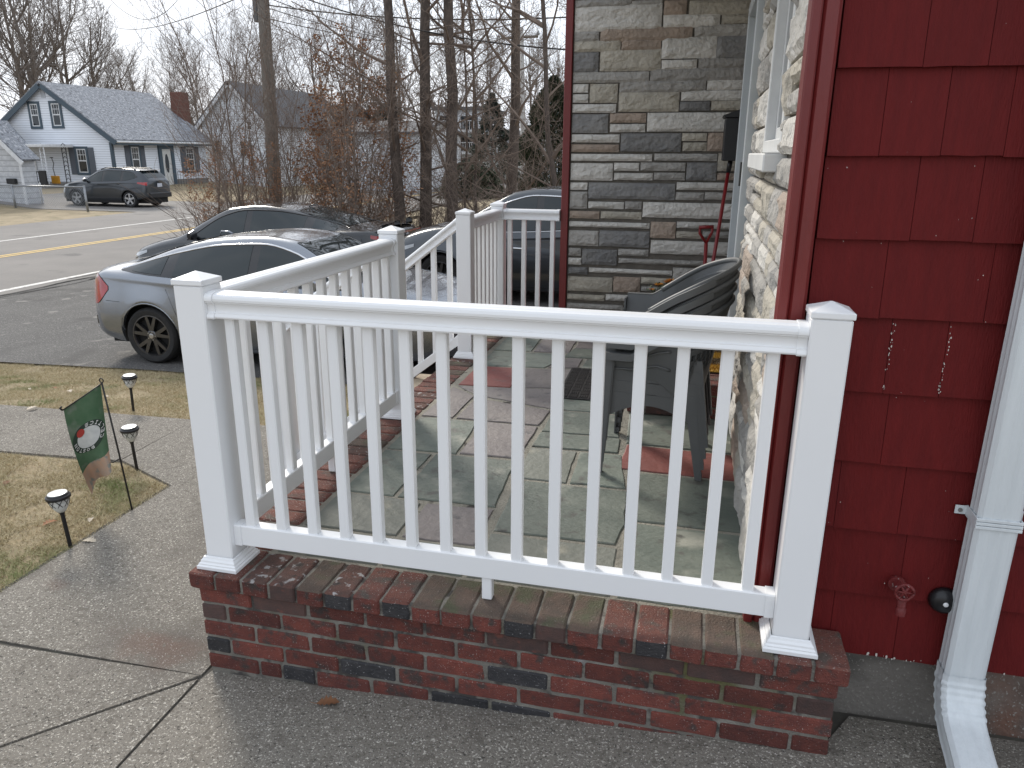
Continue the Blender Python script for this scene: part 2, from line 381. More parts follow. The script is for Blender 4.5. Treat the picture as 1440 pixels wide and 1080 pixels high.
# mortar core
mb = MB(); mb.box(XL+.006, WX-.006, YF+.006, .21, -.75, -.068); mb.box(XL+.006, 1.90, .21, YE, -.75, -.052); mb.build('mortar_core', m_mort, porch)
rows = ['rdrrrdrddr', 'drrrrrrrrrdr', 'rrrrrbrrrr', 'brrbrrrrrrrr', 'rrbrrbbrrr']
for r, s in enumerate(rows):
    z1 = -.066-r*CO; z0 = z1-CO+.010; x = XL; n = len(s)
    for k, ch in enumerate(s):
        ln = .208 if r % 2 == 0 else (.104 if k in (0, n-1) else .2088)
        if r == 4 and k == 1: ln = .09
        if r == 4 and k == 2: ln = .13
        xe = min(x+ln-.011, WX)
        if x < WX-.03: brick('brick', {'r': 'red', 'd': 'dark', 'b': 'black'}[ch], BR, x, xe if (k < n-1 or r == 4) else WX, YF, YF+.09, z0, z1)
        x += ln
for r in range(7):                                   # the left face
    z1 = -.066-r*CO; z0 = z1-CO+.010; y = YF+(.1 if r % 2 else .0)
    if r % 2 == 0: y += .101
    while y < YE-.02:
        ye = min(y+.198, YE); brick('brick', random.choice(['red']*5+['dark', 'black']), BR, XL, XL+.09, y, ye, z0, z1); y += .2085
# coping: header bricks laid flat along the front and the left edge
caps = 'rrllglrrggggggrrgggrrr'
CXS = frange(-.002, 2.134, 22)
for k in range(21):
    a, b = CXS[k], CXS[k+1]
    y1 = .195+random.uniform(-.004, .004)
    brick('coping_brick', caps[k], CP, a+.004, b-.005, 0, y1, -.0625, random.uniform(-.0015, .0015), .006)
y = .205; k = 0
while y < YE-.05:
    brick('coping_brick', random.choice('rrrlrg'), CP, 0, .197, y+.004, y+.0965, -.0625, random.uniform(-.002, .002), .006); y += .1016; k += 1
mb = MB(); mb.box(.01, 2.12, .009, .19, -.062, -.007); mb.box(.009, .19, .19, YE, -.062, -.006); mb.build('coping_mortar', m_mort, porch)
# flagstones
FS = {
 'green': mat('green grey slate', (.12, .142, .12), (.175, .195, .165), 3.5, .62, .5, 34, rnd=.16, stretch=(1, 1.8, 1), spots=[((.33, .33, .28), 5, .57, .16), ((.10, .10, .088), 12, .57, .12)]),
 'purple': mat('purple grey slate', (.165, .145, .142), (.22, .195, .185), 4, .62, .5, 34, rnd=.14, spots=[((.25, .24, .22), 6, .63, .12), ((.11, .10, .10), 12, .6, .1)]),
 'olive': mat('olive brown slate', (.14, .15, .125), (.185, .19, .165), 4, .62, .5, 34, rnd=.12, spots=[((.27, .26, .21), 7, .62, .12)]),
 'red': mat('red slate', (.25, .075, .062), (.21, .068, .058), 5, .6, .4, 30, rnd=.08, spots=[((.17, .09, .08), 9, .6, .12)])}
m_fj = mat('pale flagstone joint mortar', (.32, .30, .25), (.20, .19, .16), 7, .95, .9, 90, spots=[((.05, .045, .04), 9, .62, .06)])
mb = MB(); mb.box(.19, 1.93, .19, YE, -.06, -.0065); mb.build('flagstone_mortar', m_fj, porch)
flags = [
 ('olive', [(.22, .42), (.60, .42), (.59, .70), (.47, .72), (.22, .72)]), ('green', [(.22, .74), (.455, .74), (.46, 1.22), (.22, 1.22)]),
 ('green', [(.475, .74), (.90, .745), (.87, 1.24), (.475, 1.225)]), ('purple', [(.615, .42), (.905, .42), (.90, .725), (.615, .71)]),
 ('green', [(.22, 1.24), (.57, 1.25), (.565, 1.52), (.54, 1.715), (.22, 1.71)]), ('purple', [(.585, 1.26), (.875, 1.265), (.88, 1.715), (.555, 1.72), (.58, 1.52)]),
 ('purple', [(.22, 1.73), (.395, 1.735), (.405, 2.14), (.225, 2.29)]), ('purple', [(.415, 1.735), (.88, 1.735), (.895, 1.99), (.42, 2.10)]),
 ('purple', [(.245, 2.31), (.42, 2.155), (.90, 2.02), (.86, 2.40), (.60, 2.345)]), ('red', [(.24, 2.335), (.57, 2.36), (.58, 2.52), (.52, 2.80), (.235, 2.78)]),
 ('purple', [(.60, 2.365), (.86, 2.42), (.79, 2.83), (.54, 2.81), (.595, 2.53)]), ('green', [(.235, 2.80), (.69, 2.85), (.74, 3.02), (.72, 3.235), (.235, 3.205)]),
 ('green', [(.235, 3.225), (.51, 3.255), (.50, 3.90), (.235, 3.90)]), ('purple', [(.525, 3.255), (.785, 3.28), (.78, 3.90), (.515, 3.90)]),
 ('purple', [(.71, 2.86), (.905, 2.90), (.905, 3.14), (.80, 3.14), (.76, 3.02)]), ('green', [(.755, 3.16), (1.35, 3.20), (1.35, 3.46), (.80, 3.42)]), ('purple', [(.80, 3.44), (1.35, 3.48), (1.35, 3.90), (.795, 3.90)]),
 ('olive', [(1.37, 3.0), (1.88, 3.0), (1.88, 3.90), (1.37, 3.90)]), ('green', [(.93, 2.90), (1.35, 2.92), (1.35, 3.18), (.93, 3.15)]), ('purple', [(.81, 2.83), (.88, 2.41), (1.35, 2.43), (1.35, 2.90), (.92, 2.885)]),
 ('green', [(.88, 2.395), (.925, 2.02), (1.27, 2.03), (1.28, 2.41)]), ('green', [(.91, 2.0), (.905, 1.66), (1.31, 1.665), (1.28, 2.01)]), ('green', [(.905, 1.64), (.90, 1.44), (1.33, 1.455), (1.32, 1.645)]),
 ('olive', [(.90, 1.42), (.905, 1.05), (1.14, 1.05), (1.13, 1.42)]), ('green', [(1.145, 1.42), (1.155, 1.05), (1.40, 1.055), (1.345, 1.43)]), ('green', [(.92, 1.03), (.94, .55), (1.41, .555), (1.43, .72), (1.41, 1.03)]),
 ('olive', [(.935, .53), (.935, .21), (1.43, .21), (1.42, .53)]), ('green', [(1.325, 2.05), (1.35, 1.60), (1.87, 1.58), (1.87, 2.08)]), ('red', [(1.355, 1.58), (1.345, 1.27), (1.87, 1.26), (1.87, 1.56)]),
 ('green', [(1.43, 1.245), (1.45, .765), (1.87, .765), (1.87, 1.24)]), ('green', [(1.445, .745), (1.45, .21), (1.875, .21), (1.875, .745)]), ('olive', [(.22, .40), (.60, .40), (.61, .21), (.22, .21)]), ('green', [(.625, .40), (.92, .40), (.92, .21), (.625, .21)])]
for nm, poly in flags:
    cx = sum(p[0] for p in poly)/len(poly); cy = sum(p[1] for p in poly)/len(poly)
    P = []
    for i, p in enumerate(poly):                       # rough, slightly wandering sawn edges
        q = poly[(i+1) % len(poly)]; n = max(2, int(math.dist(p, q)/.05))
        for k in range(n):
            t = k/n; x = p[0]+(q[0]-p[0])*t; y = p[1]+(q[1]-p[1])*t; s = .006*fbm((x*9, y*9, 3))
            dx_, dy_ = cx-x, cy-y; l = math.hypot(dx_, dy_); P.append((x+dx_/l*(s+.003), y+dy_/l*(s+.003)))
    n = len(P); dz = random.uniform(-.0015, .0015)
    top = [(x+(cx-x)*.02, y+(cy-y)*.02, dz) for x, y in P]; v = [(x, y, -.045) for x, y in P]+[(x, y, -.004+dz) for x, y in P]+top
    f = [(i, (i+1) % n, n+(i+1) % n, n+i) for i in range(n)]+[(n+i, n+(i+1) % n, 2*n+(i+1) % n, 2*n+i) for i in range(n)]+[tuple(range(2*n, 3*n))]
    MB().add(v, f).build('flagstone', FS[nm], porch)
# steps down to the left between the two stair posts
m_step = mat('tan sandstone tread', (.40, .33, .24), (.32, .26, .19), 5, .85, .5, 60, spots=[((.2, .17, .13), 4, .62, .1)])
for k in range(2):
    z = -.19*(k+1); x1 = .012-.30*k
    MB().box(x1-.325, x1-.008, 1.62, 3.12, z-.05, z, .008, .002).build('tread', m_step, porch)
    MB().box(x1-.30, x1-.012, 1.64, 3.10, -.85, z-.052).build('riser', BR['red'], porch)

# ---------------------------------------------------------------- white vinyl railing
m_vinyl = mat('white vinyl', (.83, .84, .85), (.81, .82, .83), 1.5, .34)
PB, PC = .1015, .1075
def post(x, y, label):
    t = thing('railing_post', label, 'post', (x, y, 0))
    h = PB/2; MB().box(-h, h, -h, h, 0.001, .985, .004).build('sleeve', m_vinyl, t)
    mb = MB()
    prof = [(.076, 0.001), (.076, .012), (.071, .016), (.071, .020), (.066, .024), (.065, .030), (.060, .036), (.0575, .042), (.054, .0425), (.0535, .046)]
    v = []
    for r, z in prof: v += [(-r, -r, z), (r, -r, z), (r, r, z), (-r, r, z)]
    f = [(i*4+k, i*4+(k+1) % 4, i*4+4+(k+1) % 4, i*4+4+k) for i in range(len(prof)-1) for k in range(4)]
    mb.add(v, f); mb.build('base_skirt', m_vinyl, t)
    mb = MB(); c = PC/2; v = []
    for r, z in ((c-.001, .9865), (c, .989), (c, 1.0015), (c-.002, 1.0036), (c-.006, 1.005), (.002, 1.0246)): v += [(-r, -r, z), (r, -r, z), (r, r, z), (-r, r, z)]
    f = [(i*4+k, i*4+(k+1) % 4, i*4+4+(k+1) % 4, i*4+4+k) for i in range(5) for k in range(4)]+[(3, 2, 1, 0), (20, 21, 22, 23)]
    mb.add(v, f).build('cap', m_vinyl, t); return t
PX = .096; RX = 1.968; PY = .102; P2Y, P3Y, P4Y = 1.705, 2.998, 3.892
post(PX, PY, 'white vinyl post on the outer front corner of the brick coping'); post(RX, PY, 'white vinyl post standing against the red shingled wall')
post(PX, P2Y, 'white vinyl post on the near side of the porch steps'); post(PX, P3Y, 'white vinyl post on the far side of the porch steps')
post(PX, P4Y, 'white vinyl post at the far corner of the porch, by the parked dark car')
HALF = [(0, .965), (.020, .9645), (.024, .962), (.034, .9605), (.040, .955), (.043, .947), (.0425, .9395), (.0385, .936), (.0385, .934), (.0335, .931), (.0305, .926), (.0290, .917), (.0290, .909), (.0305, .904), (.0345, .9015), (.0345, .8995), (.0380, .895), (.0395, .889), (.0375, .8845)]
LOW = [(.0, .158), (.020, .158), (.0235, .1545), (.0235, .086), (.0215, .084)]
def extr(mb, half, a, b, fn):
    prof = half+[(-y, z) for y, z in reversed(half) if y > 0]; n = len(prof)
    v = [fn(a, y, z) for y, z in prof]+[fn(b, y, z) for y, z in prof]
    f = [(i, (i+1) % n, n+(i+1) % n, n+i) for i in range(n)]+[tuple(range(n-1, -1, -1)), tuple(range(n, 2*n))]
    mb.add(v, f)
def railing(label, o, d, a, b, bal, slope=0, foot=None, name='porch_railing'):
    """rail from distance a to b from point o along d; bal = baluster distances"""
    d = Vector((d[0], d[1], 0)); nrm = Vector((-d.y, d.x, 0)); o = Vector((o[0], o[1], 0))
    t = thing(name, label, 'railing', o+d*a)
    base = o+d*a
    def fn(s, y, z): p = o+d*s+nrm*y-base; return (p.x, p.y, z+slope*(s-a))
    mb = MB(); extr(mb, HALF, a+.004, b-.004, fn); mb.build('top_rail', m_vinyl, t, smooth=24)
    mb = MB(); extr(mb, LOW, a+.004, b-.004, fn); mb.build('bottom_rail', m_vinyl, t, smooth=35)
    up = lambda L, k: [(y*k+(.0025 if y > 0 else 0), (z-zc)*k+zc) for y, z in L for zc in ((.925 if L is HALF else .12),)]
    for e0, e1 in ((a+.0005, a+.026), (b-.026, b-.0005)):
        for Lh in (HALF, LOW):
            mb = MB(); extr(mb, up(Lh, 1.045), e0, e1, fn); mb.build('bracket', m_vinyl, t, smooth=35)
    for s in bal:
        mb = MB(); h = .0172; v = []
        for z0_ in (.150, .890):
            for (ds, dy) in ((-h, -h), (h, -h), (h, h), (-h, h)): v.append(fn(s+ds, dy, z0_))
        # chamfered square baluster
        mb = MB(); c = .004; ring = [(-h+c, -h), (h-c, -h), (h, -h+c), (h, h-c), (h-c, h), (-h+c, h), (-h, h-c), (-h, -h+c)]
        p0 = [fn(s, 0, .150)[i] for i in range(3)]
        v = [Vector(fn(s, 0, z0_))+d*ds+nrm*dy+Vector((0, 0, slope*ds)) for z0_ in (.150, .890) for ds, dy in ring]
        mb.add(v, [(i, (i+1) % 8, 8+(i+1) % 8, 8+i) for i in range(8)]); mb.build('baluster', m_vinyl, t)
    if foot is not None:
        mb = MB(); p = fn(foot, 0, 0); mb.box(p[0]-.0165, p[0]+.0165, p[1]-.0165, p[1]+.0165, .002, .085, .003); mb.build('support_foot', m_vinyl, t)
    return t
H = PB/2
railing('long white railing across the front of the porch above the bare brick coping', (0, PY), (1, 0), PX+H, RX-H, [.205+.1167*i for i in range(15)], foot=1.043)
railing('white railing running back from the outer front corner post to the porch steps', (PX, 0), (0, 1), PY+H, P2Y-H, [PY+.117*(i+1)-.005 for i in range(13)], foot=.915)
railing('short white railing running along the porch edge beyond the steps', (PX, 0), (0, 1), P3Y+H, P4Y-H, [P3Y+.112+.112*i for i in range(7)])
railing('white railing across the far end of the porch against the stone corner', (0, P4Y), (1, 0), PX+H, .588, [.19+.114*i for i in range(4)])
railing('sloping white stair railing on the far side of the porch steps', (PX, P3Y), (-1, 0), H, .63, [.115+.115*i for i in range(5)], slope=-.77)
railing('sloping white stair railing on the near side of the porch steps', (PX, P2Y), (-1, 0), H, .63, [.115+.115*i for i in range(5)], slope=-.77)
for y, lb in ((P2Y, 'short white newel post at the foot of the near stair railing'), (P3Y, 'short white newel post at the foot of the far stair railing')):
    x = PX-.68; t = thing('newel_post', lb, 'post', (x, y, g(x, y)+.012))
    MB().box(-H, H, -H, H, 0, .95, .004).build('sleeve', m_vinyl, t)
    mb = MB(); v = []; c = PC/2
    for r, z in ((c-.001, .951), (c, .954), (c, .966), (c-.006, .97), (.002, .989)): v += [(-r, -r, z), (r, -r, z), (r, r, z), (-r, r, z)]
    mb.add(v, [(i*4+k, i*4+(k+1) % 4, i*4+4+(k+1) % 4, i*4+4+k) for i in range(4) for k in range(4)]+[(3, 2, 1, 0), (16, 17, 18, 19)]).build('cap', m_vinyl, t)
# ---------------------------------------------------------------- the house: red shingles, stone veneer, window, door
house = thing('house', 'house with dark red shingles and grey fieldstone porch walls', 'house', (0, 0, 0))
m_red = mat('dark red shingle paint', (.126, .011, .0112), (.104, .0095, .010), 5, .62, .35, 26, spec=.16, stretch=(9, 9, 1.2), spots=[((.105, .013, .014), 1.3, .55, .2), ((.40, .34, .33), 75, .765, .02)], rnd=.06)
m_redtrim = mat('dark red trim paint', (.165, .016, .015), (.14, .014, .014), 3, .42, .15, 30, stretch=(6, 6, 1))
m_chip = mat('flaked paint chip', (.62, .58, .54), (.5, .46, .42), 40, .9)
SY = .2                        # plane of the shingled wall
MB().box(1.90, 4.4, SY+.03, SY+.2, -.07, 2.75).build('wall_sheathing', m_red, house)
m_found = mat('damp foundation concrete', (.13, .118, .105), (.19, .175, .155), 2.5, .93, .6, 60, spots=[((.055, .052, .047), 3, .55, .15), ((.16, .085, .06), 2.0, .64, .1), ((.26, .245, .22), 120, .6, .06)])
MB().box(2.0, 4.4, SY+.035, SY+.19, -.75, -.072).build('foundation', m_found, house)
X0 = 1.925
joints = [[2.104, 2.289, 2.52], [2.274, 2.50], [2.07, 2.242, 2.47], [2.168, 2.42], [2.146, 2.285, 2.55], [2.107, 2.359], [2.152, 2.299, 2.50], [2.049, 2.191, 2.332, 2.56], [2.12, 2.263, 2.45], [2.02, 2.2, 2.39], [2.1, 2.27, 2.5], [2.05, 2.3], [2.2, 2.4]]
for k in range(13):
    z0 = -.076+.2085*k; z1 = z0+.22; xs = [X0]+joints[k]
    while xs[-1] < 4.3: xs.append(xs[-1]+random.uniform(.14, .27))
    for a, b in zip(xs, xs[1:]):
        gp = .0007; zj = random.uniform(-.002, .002); n = 4
        v = []
        for i in range(n+1):
            x = a+gp+(b-a-2*gp)*i/n; wv = .0018*fbm((x*14, k, 0))
            v += [(x, SY+.022, z0+zj+wv), (x, SY-.004+.0016*fbm((x*8, k, 5)), z0+zj+wv+.001), (x, SY+.012, z1), (x, SY+.028, z1)]
        f = []
        for i in range(n): o = i*4; f += [(o+j, o+4+j, o+4+(j+1) % 4, o+(j+1) % 4) for j in range(4)]
        f += [(3, 2, 1, 0), (n*4, n*4+1, n*4+2, n*4+3)]
        MB().add(v, f).build('shingle', m_red, house)
rn = random.Random(5); mb = MB()
def chip(x, z, s):
    pts = [(x+s*rn.uniform(.4, 1)*math.cos(a), z+s*1.8*rn.uniform(.4, 1)*math.sin(a)) for a in frange(0, 5.4, 6)]
    mb.add([(px_, SY-.0075, pz) for px_, pz in pts], [tuple(range(6))])
for jx in (2.146, 2.285):
    for q in range(26): chip(jx+rn.uniform(-.004, .004), rn.uniform(.77, .96), rn.uniform(.0006, .0028))
for q in range(26): chip(rn.uniform(1.95, 2.6), -.072+rn.uniform(-.003, .006), rn.uniform(.001, .005))
for q in range(18): chip(rn.uniform(1.95, 2.4), rn.uniform(0, 1.6), rn.uniform(.0006, .0018))
mb.build('paint_flakes', m_chip, house)['kind'] = 'stuff'
# corner boards
MB().box(1.846, 1.872, SY-.030, SY+.06, -.07, 2.75, .004).build('corner_board', m_redtrim, house)
MB().box(1.8735, 1.918, SY-.024, SY+.03, -.07, 2.75, .008).build('corner_board', m_redtrim, house)
# ---- stone veneer
ST = [mat('pale grey fieldstone', (.62, .60, .56), (.50, .485, .45), 9, .85, .9, 38, rnd=.10, bdist=.02),
      mat('mid grey fieldstone', (.39, .375, .35), (.31, .30, .28), 9, .85, .9, 38, rnd=.14, bdist=.02),
      mat('dark slate fieldstone', (.235, .232, .225), (.18, .18, .18), 9, .8, .8, 38, rnd=.12, bdist=.02),
      mat('buff fieldstone', (.46, .425, .355), (.36, .335, .285), 9, .85, .9, 38, rnd=.12, bdist=.02),
      mat('brown fieldstone', (.38, .30, .24), (.30, .245, .20), 9, .85, .9, 38, rnd=.12, bdist=.02),
      mat('sunlit cream fieldstone', (.46, .425, .36), (.37, .345, .295), 9, .85, .9, 38, rnd=.1, bdist=.02),  # side wall only: this and the next tint carry its sunlight in the colour
      mat('sunlit pinkish fieldstone', (.42, .345, .285), (.35, .29, .24), 9, .85, .9, 38, rnd=.1, bdist=.02)]
m_smort = mat('dark veneer mortar', (.16, .145, .125), (.115, .105, .09), 20, .95, .6, 120)
def stone(u0, u1, z0, z1, mi, to_world, depth=.032, rough=.012):
    """rock-faced ashlar stone: pillowed grid front with broken facets, straight cut edges"""
    wd, ht = u1-u0, z1-z0; nu = max(3, min(12, int(wd/.045)+2)); nv = max(3, min(7, int(ht/.03)+2)); v = []; s = random.uniform(0, 50)
    tilt = random.uniform(-.004, .004)
    for i in range(nu+1):
        for j in range(nv+1):
            a, b = i/nu, j/nv; ed = min(a*wd, (1-a)*wd, b*ht, (1-b)*ht)
            k = min(1, ed/.012) if min(i, nu-i, j, nv-j) > 0 else 0
            ju = (random.uniform(-.25, .25)/nu if 0 < i < nu else 0)*wd; jv = (random.uniform(-.2, .2)/nv if 0 < j < nv else 0)*ht
            n1 = fbm((u0*3+a*wd*11+s, b*ht*15, s), 3)
            dd = depth*(.55+.45*k)+(rough*n1+tilt*(a-.5)*2)*k+random.uniform(-.002, .002)*k
            v.append(to_world(u0+a*wd+ju+random.uniform(-.0015, .0015), z0+b*ht+jv+(.002*fbm((u0*5+a*wd*14, z0*9, s)) if j in (0, nv) else 0), dd))
    nb = len(v); q = nv+1
    ring = [i*q for i in range(nu+1)]+[nu*q+j for j in range(1, nv+1)]+[i*q+nv for i in range(nu-1, -1, -1)]+[j for j in range(nv-1, 0, -1)]
    f = [(i*q+j, (i+1)*q+j, (i+1)*q+j+1, i*q+j+1) for i in range(nu) for j in range(nv)]
    for r in ring:
        i, j = divmod(r, q); v.append(to_world(u0+i/nu*wd, z0+j/nv*ht, 0))
    m = len(ring); f += [(ring[k], ring[(k+1) % m], nb+(k+1) % m, nb+k) for k in range(m)]
    MB().add(v, f).build('stone', ST[mi], house)
YW = 3.90; XW = .612           # wing face plane and its left edge
MB().box(XW, 1.93, YW+.03, YW+.16, -.75, 2.75).build('wing_wall', m_smort, house)
MB().box(XW-.02, XW+.035, YW-.008, YW+.03, -.1, 2.75, .004).build('corner_board', m_redtrim, house)
MB().box(XW-.024, XW-.001, YW+.031, YW+.16, -.1, 2.75, .004).build('corner_board', m_redtrim, house)
MB().box(XW, XW+.15, YW+.17, 9.4, -.6, 2.75).build('wing_side_wall', m_red, house)
# the wing's stones, traced from the photograph (x0,y0,x1,y1,kind) in a 2.455x crop whose corner is pixel 780,0
W = '''55 0 265 22 1|265 0 372 15 1|378 0 455 50 4|465 0 665 48 3|55 20 368 103 0|375 50 570 92 0|577 48 665 80 3|55 107 152 143 1|157 96 475 137 4|484 85 665 123 1|55 141 227 177 3|230 135 367 171 4|371 128 557 200 0|562 123 665 197 2|50 180 150 248 2|156 173 366 244 3|369 206 490 238 0|497 199 665 235 1|50 249 325 284 1|330 237 665 277 1|49 290 115 320 0|49 324 115 355 0|121 288 216 355 3|223 279 521 317 1|527 275 665 310 0|49 359 211 390 0|221 318 428 386 3|437 312 665 347 0|432 349 535 382 2|541 347 665 381 3|47 393 183 460 2|190 390 315 424 4|190 427 312 457 0|320 388 660 455 0|45 463 223 493 0|43 497 221 526 4|228 459 435 525 2|440 459 525 488 3|442 491 524 523 3|529 457 660 524 4|42 530 336 558 0|344 529 561 557 1|565 528 660 593 3|41 562 199 625 0|204 561 291 591 0|204 596 338 624 0|296 560 451 592 1|342 595 449 624 1|456 560 557 625 2|561 597 660 625 4|41 629 112 657 0|116 629 414 692 2|421 628 660 660 0|417 663 514 693 1|518 663 660 693 1|40 660 111 722 1|115 695 238 723 0|242 695 299 724 1|304 697 660 760 0|39 727 153 757 4|158 729 299 759 3|38 763 327 791 0|331 765 416 825 4|421 765 660 795 0|420 798 505 826 3|510 798 660 826 1|36 794 150 852 1|153 795 325 857 2|331 829 660 888 0|36 855 90 885 1|94 859 213 918 2|218 859 323 887 1|220 891 520 921 1|524 891 660 921 0|36 889 91 916 0|35 921 112 950 2|117 924 405 953 0|408 924 545 985 1|549 924 660 985 0|36 953 198 1012 3|202 955 293 1014 4|297 957 405 985 3|297 989 420 1012 1|424 989 660 1012 0|34 1014 171 1042 3|175 1016 260 1043 0|264 1016 660 1043 1|32 1045 234 1075 1|238 1045 660 1075 0'''
def wing(u, z, d): return (u, YW+.03-d, z)
for s in W.split('|'):
    a, b, c, d, k = map(float, s.split()); zc = []
    p = on_y(780+a/2.455, b/2.455, YW); q = on_y(780+c/2.455, d/2.455, YW)
    x0 = max(p.x, XW+.042); x1 = min(q.x, 1.885) if c < 655 else 1.885
    if x1-x0 > .02: stone(x0+.002, x1-.002, q.z+.002, p.z-.002, int(k), wing, .03, .009)
def ashlar(u0, u1, z0, z1, pal, fn, holes=(), hs_=(.065, .075, .13, .145, .15, .075), gp=.003, ro=.011, split=.55):
    """coursed random ashlar: each course a band of stones, some bands split in two thin ones"""
    z = z0
    while z < z1-.03:
        h = random.choice(hs_); h = min(h, z1-z); u = u0
        while u < u1-.01:
            ln = random.uniform(.13, .5); 
            if u+ln > u1-.12: ln = u1-u
            bands = [(z, z+h)] if (h < .1 or random.random() < split) else [(z, z+h*.5-.004), (z+h*.5+.004, z+h)]
            for a, b in bands:
                segs = [(u, u+ln)]
                for (ha, hb, hz0, hz1) in holes:
                    if b > hz0+.01 and a < hz1-.01:
                        segs = [s for x in segs for s in ((x[0], min(x[1], ha)), (max(x[0], hb), x[1])) if s[1]-s[0] > .03]
                for sa, sb in segs: stone(sa+gp, sb-gp, a+gp, b-gp, random.choice(pal), fn, random.uniform(.028, .038), ro)
            u += ln
        z += h
ashlar(XW+.04, 1.885, -.02, on_y(880, 438.5, YW).z, [0, 0, 1, 1, 2, 3, 4], wing)
top_z = max(on_y(780+100/2.455, 0, YW).z, 2.3); ashlar(XW+.04, 1.885, top_z+.004, 2.75, [0, 1, 2, 3, 4], wing)
XS_ = 1.887                      # plane of the side wall behind its stones
MB().box(XS_, 1.92, SY+.062, 2.33, -.75, 2.75).build('side_wall', m_smort, house) if False else None
WY0, WY1, WZ0, WZ1 = .83, 1.62, 1.39, 2.55       # window opening
DY0, DY1, DZ1 = 2.36, 3.34, 2.25                # door opening
mb = MB()
for a, b, c, d in ((SY+.062, WY0, -.75, 2.75), (WY0, WY1, -.75, WZ0), (WY0, WY1, WZ1, 2.75), (WY1, DY0, -.75, 2.75), (DY0, DY1, DZ1, 2.75), (DY1, YW+.028, -.75, 2.75)): mb.box(XS_, XS_+.1, a, b, c, d)
mb.build('side_wall', m_smort, house)
def sidew(u, z, d): return (XS_-d, u, z)
ashlar(SY+.066, YW-.004, -.01, 2.72, [0, 5, 5, 6, 0, 3, 1, 1, 0, 1], sidew, [(WY0, WY1, WZ0-.07, WZ1), (DY0-.02, DY1+.02, -.1, DZ1)], (.10, .14, .16, .085, .12), .0065, .009, .8)
# window
m_frame = mat('white window paint', (.70, .71, .70), (.62, .63, .63), 6, .45)
m_glass = mat('dark window glass', (.02, .024, .027), (.028, .033, .036), 2, .04, spec=.6)
win = MB(); X_ = XS_-.03
for a, b, c, d in ((WY0, WY0+.06, WZ0, WZ1), (WY1-.06, WY1, WZ0, WZ1), (WY0+.06, WY1-.06, WZ1-.06, WZ1), (WY0+.06, WY1-.06, WZ0, WZ0+.05)): win.box(X_+.01, XS_+.09, a+.001, b-.001, c+.001, d-.001, .004)
win = win.build('window', m_frame, house)
MB().box(X_-.045, XS_+.06, WY0-.05, WY1+.04, WZ0-.062, WZ0-.001, .005).build('sill', m_frame, win)
mb = MB()
for a, b, c, d in ((WY0+.062, WY0+.10, WZ0+.052, WZ1-.062), (WY1-.10, WY1-.062, WZ0+.052, WZ1-.062), (WY0+.10, WY1-.10, WZ0+.052, WZ0+.10), (WY0+.10, WY1-.10, WZ0+.58, WZ0+.63)): mb.box(XS_+.02, XS_+.055, a, b, c, d, .003)
mb.build('sash', m_frame, win)
MB().box(XS_+.036, XS_+.042, WY0+.1, WY1-.1, WZ0+.1, WZ1-.07).build('pane', m_glass, win)
MB().box(XS_+.092, XS_+.098, WY0, WY1, WZ0, WZ1).build('dark_room_backing', mat('dark room', (.02, .02, .02)), win)  # added dark sheet: the room's shade behind the pane, put in as colour
# storm door in its frame
dr = MB()
for a, b, c, d in ((DY0, DY0+.07, .20, DZ1), (DY1-.07, DY1, .20, DZ1), (DY0+.07, DY1-.07, DZ1-.07, DZ1)): dr.box(XS_-.06, XS_+.09, a+.002, b-.002, c, d-.002, .004)
dr = dr.build('door', mat('pale grey storm door frame', (.50, .53, .54), (.45, .48, .49), 4, .4), house)
MB().box(XS_-.012, XS_+.03, DY0+.072, DY1-.072, .21, DZ1-.072, .004).build('door_leaf', mat('door leaf', (.42, .45, .46), rough=.4), dr)
MB().box(XS_-.017, XS_-.0125, DY0+.2, DY1-.2, .5, 2.05).build('pane', m_glass, dr)
mb = MB(); mb.tube([(XS_-.015, DY0+.13, 1.22), (XS_-.06, DY0+.13, 1.22), (XS_-.06, DY0+.13, 1.34), (XS_-.015, DY0+.13, 1.34)], .008, 6); mb.build('handle', mat('black iron', (.02, .02, .02), rough=.45), dr)
# porch roof overhang above the frame
m_soff = mat('white soffit', (.6, .6, .58), rough=.6)
MB().box(.80, 4.4, SY-.25, YW+.1, 2.76, 2.95, .01).build('porch_roof', m_soff, house)
MB().box(.80, 4.4, YW+.1, 9.5, 2.76, 2.95, .01).build('wing_roof', m_soff, house)
# brick door step
DSX0, DSY0, DSY1, DSZ = 1.31, 2.06, 3.60, .195
stp = thing('door_step', 'low red brick step below the house door', 'step', (0, 0, 0))
MB().box(DSX0+.006, 1.845, DSY0+.006, DSY1-.006, .001, DSZ-.008).build('mortar_core', m_mort, stp)
def sbrick(key, *a):
    mb = MB(); mb.box(*a, .005, .002); mb.build('brick', key, stp)
for r in range(3):
    z0 = .004+r*.064; z1 = z0+.056; y = DSY0+.1*(r % 2); x = DSX0+.1*((r+1) % 2)
    if r == 2: z1 = DSZ-.002
    while y < DSY1-.03: sbrick(BR['red'], DSX0, DSX0+.09, y+.004, min(y+.2, DSY1)-.004, z0, z1); y += .2
    while x < 1.80: sbrick(random.choice([BR['red'], BR['red'], BR['dark']]), x+.004, min(x+.2, 1.84)-.004, DSY0, DSY0+.09, z0, z1); x += .2
x = DSX0
for y in frange(DSY0+.1, DSY1-.1, 15): sbrick(CP['r'], DSX0+.094, 1.84, y, y+.09, DSZ-.06, DSZ-.002)

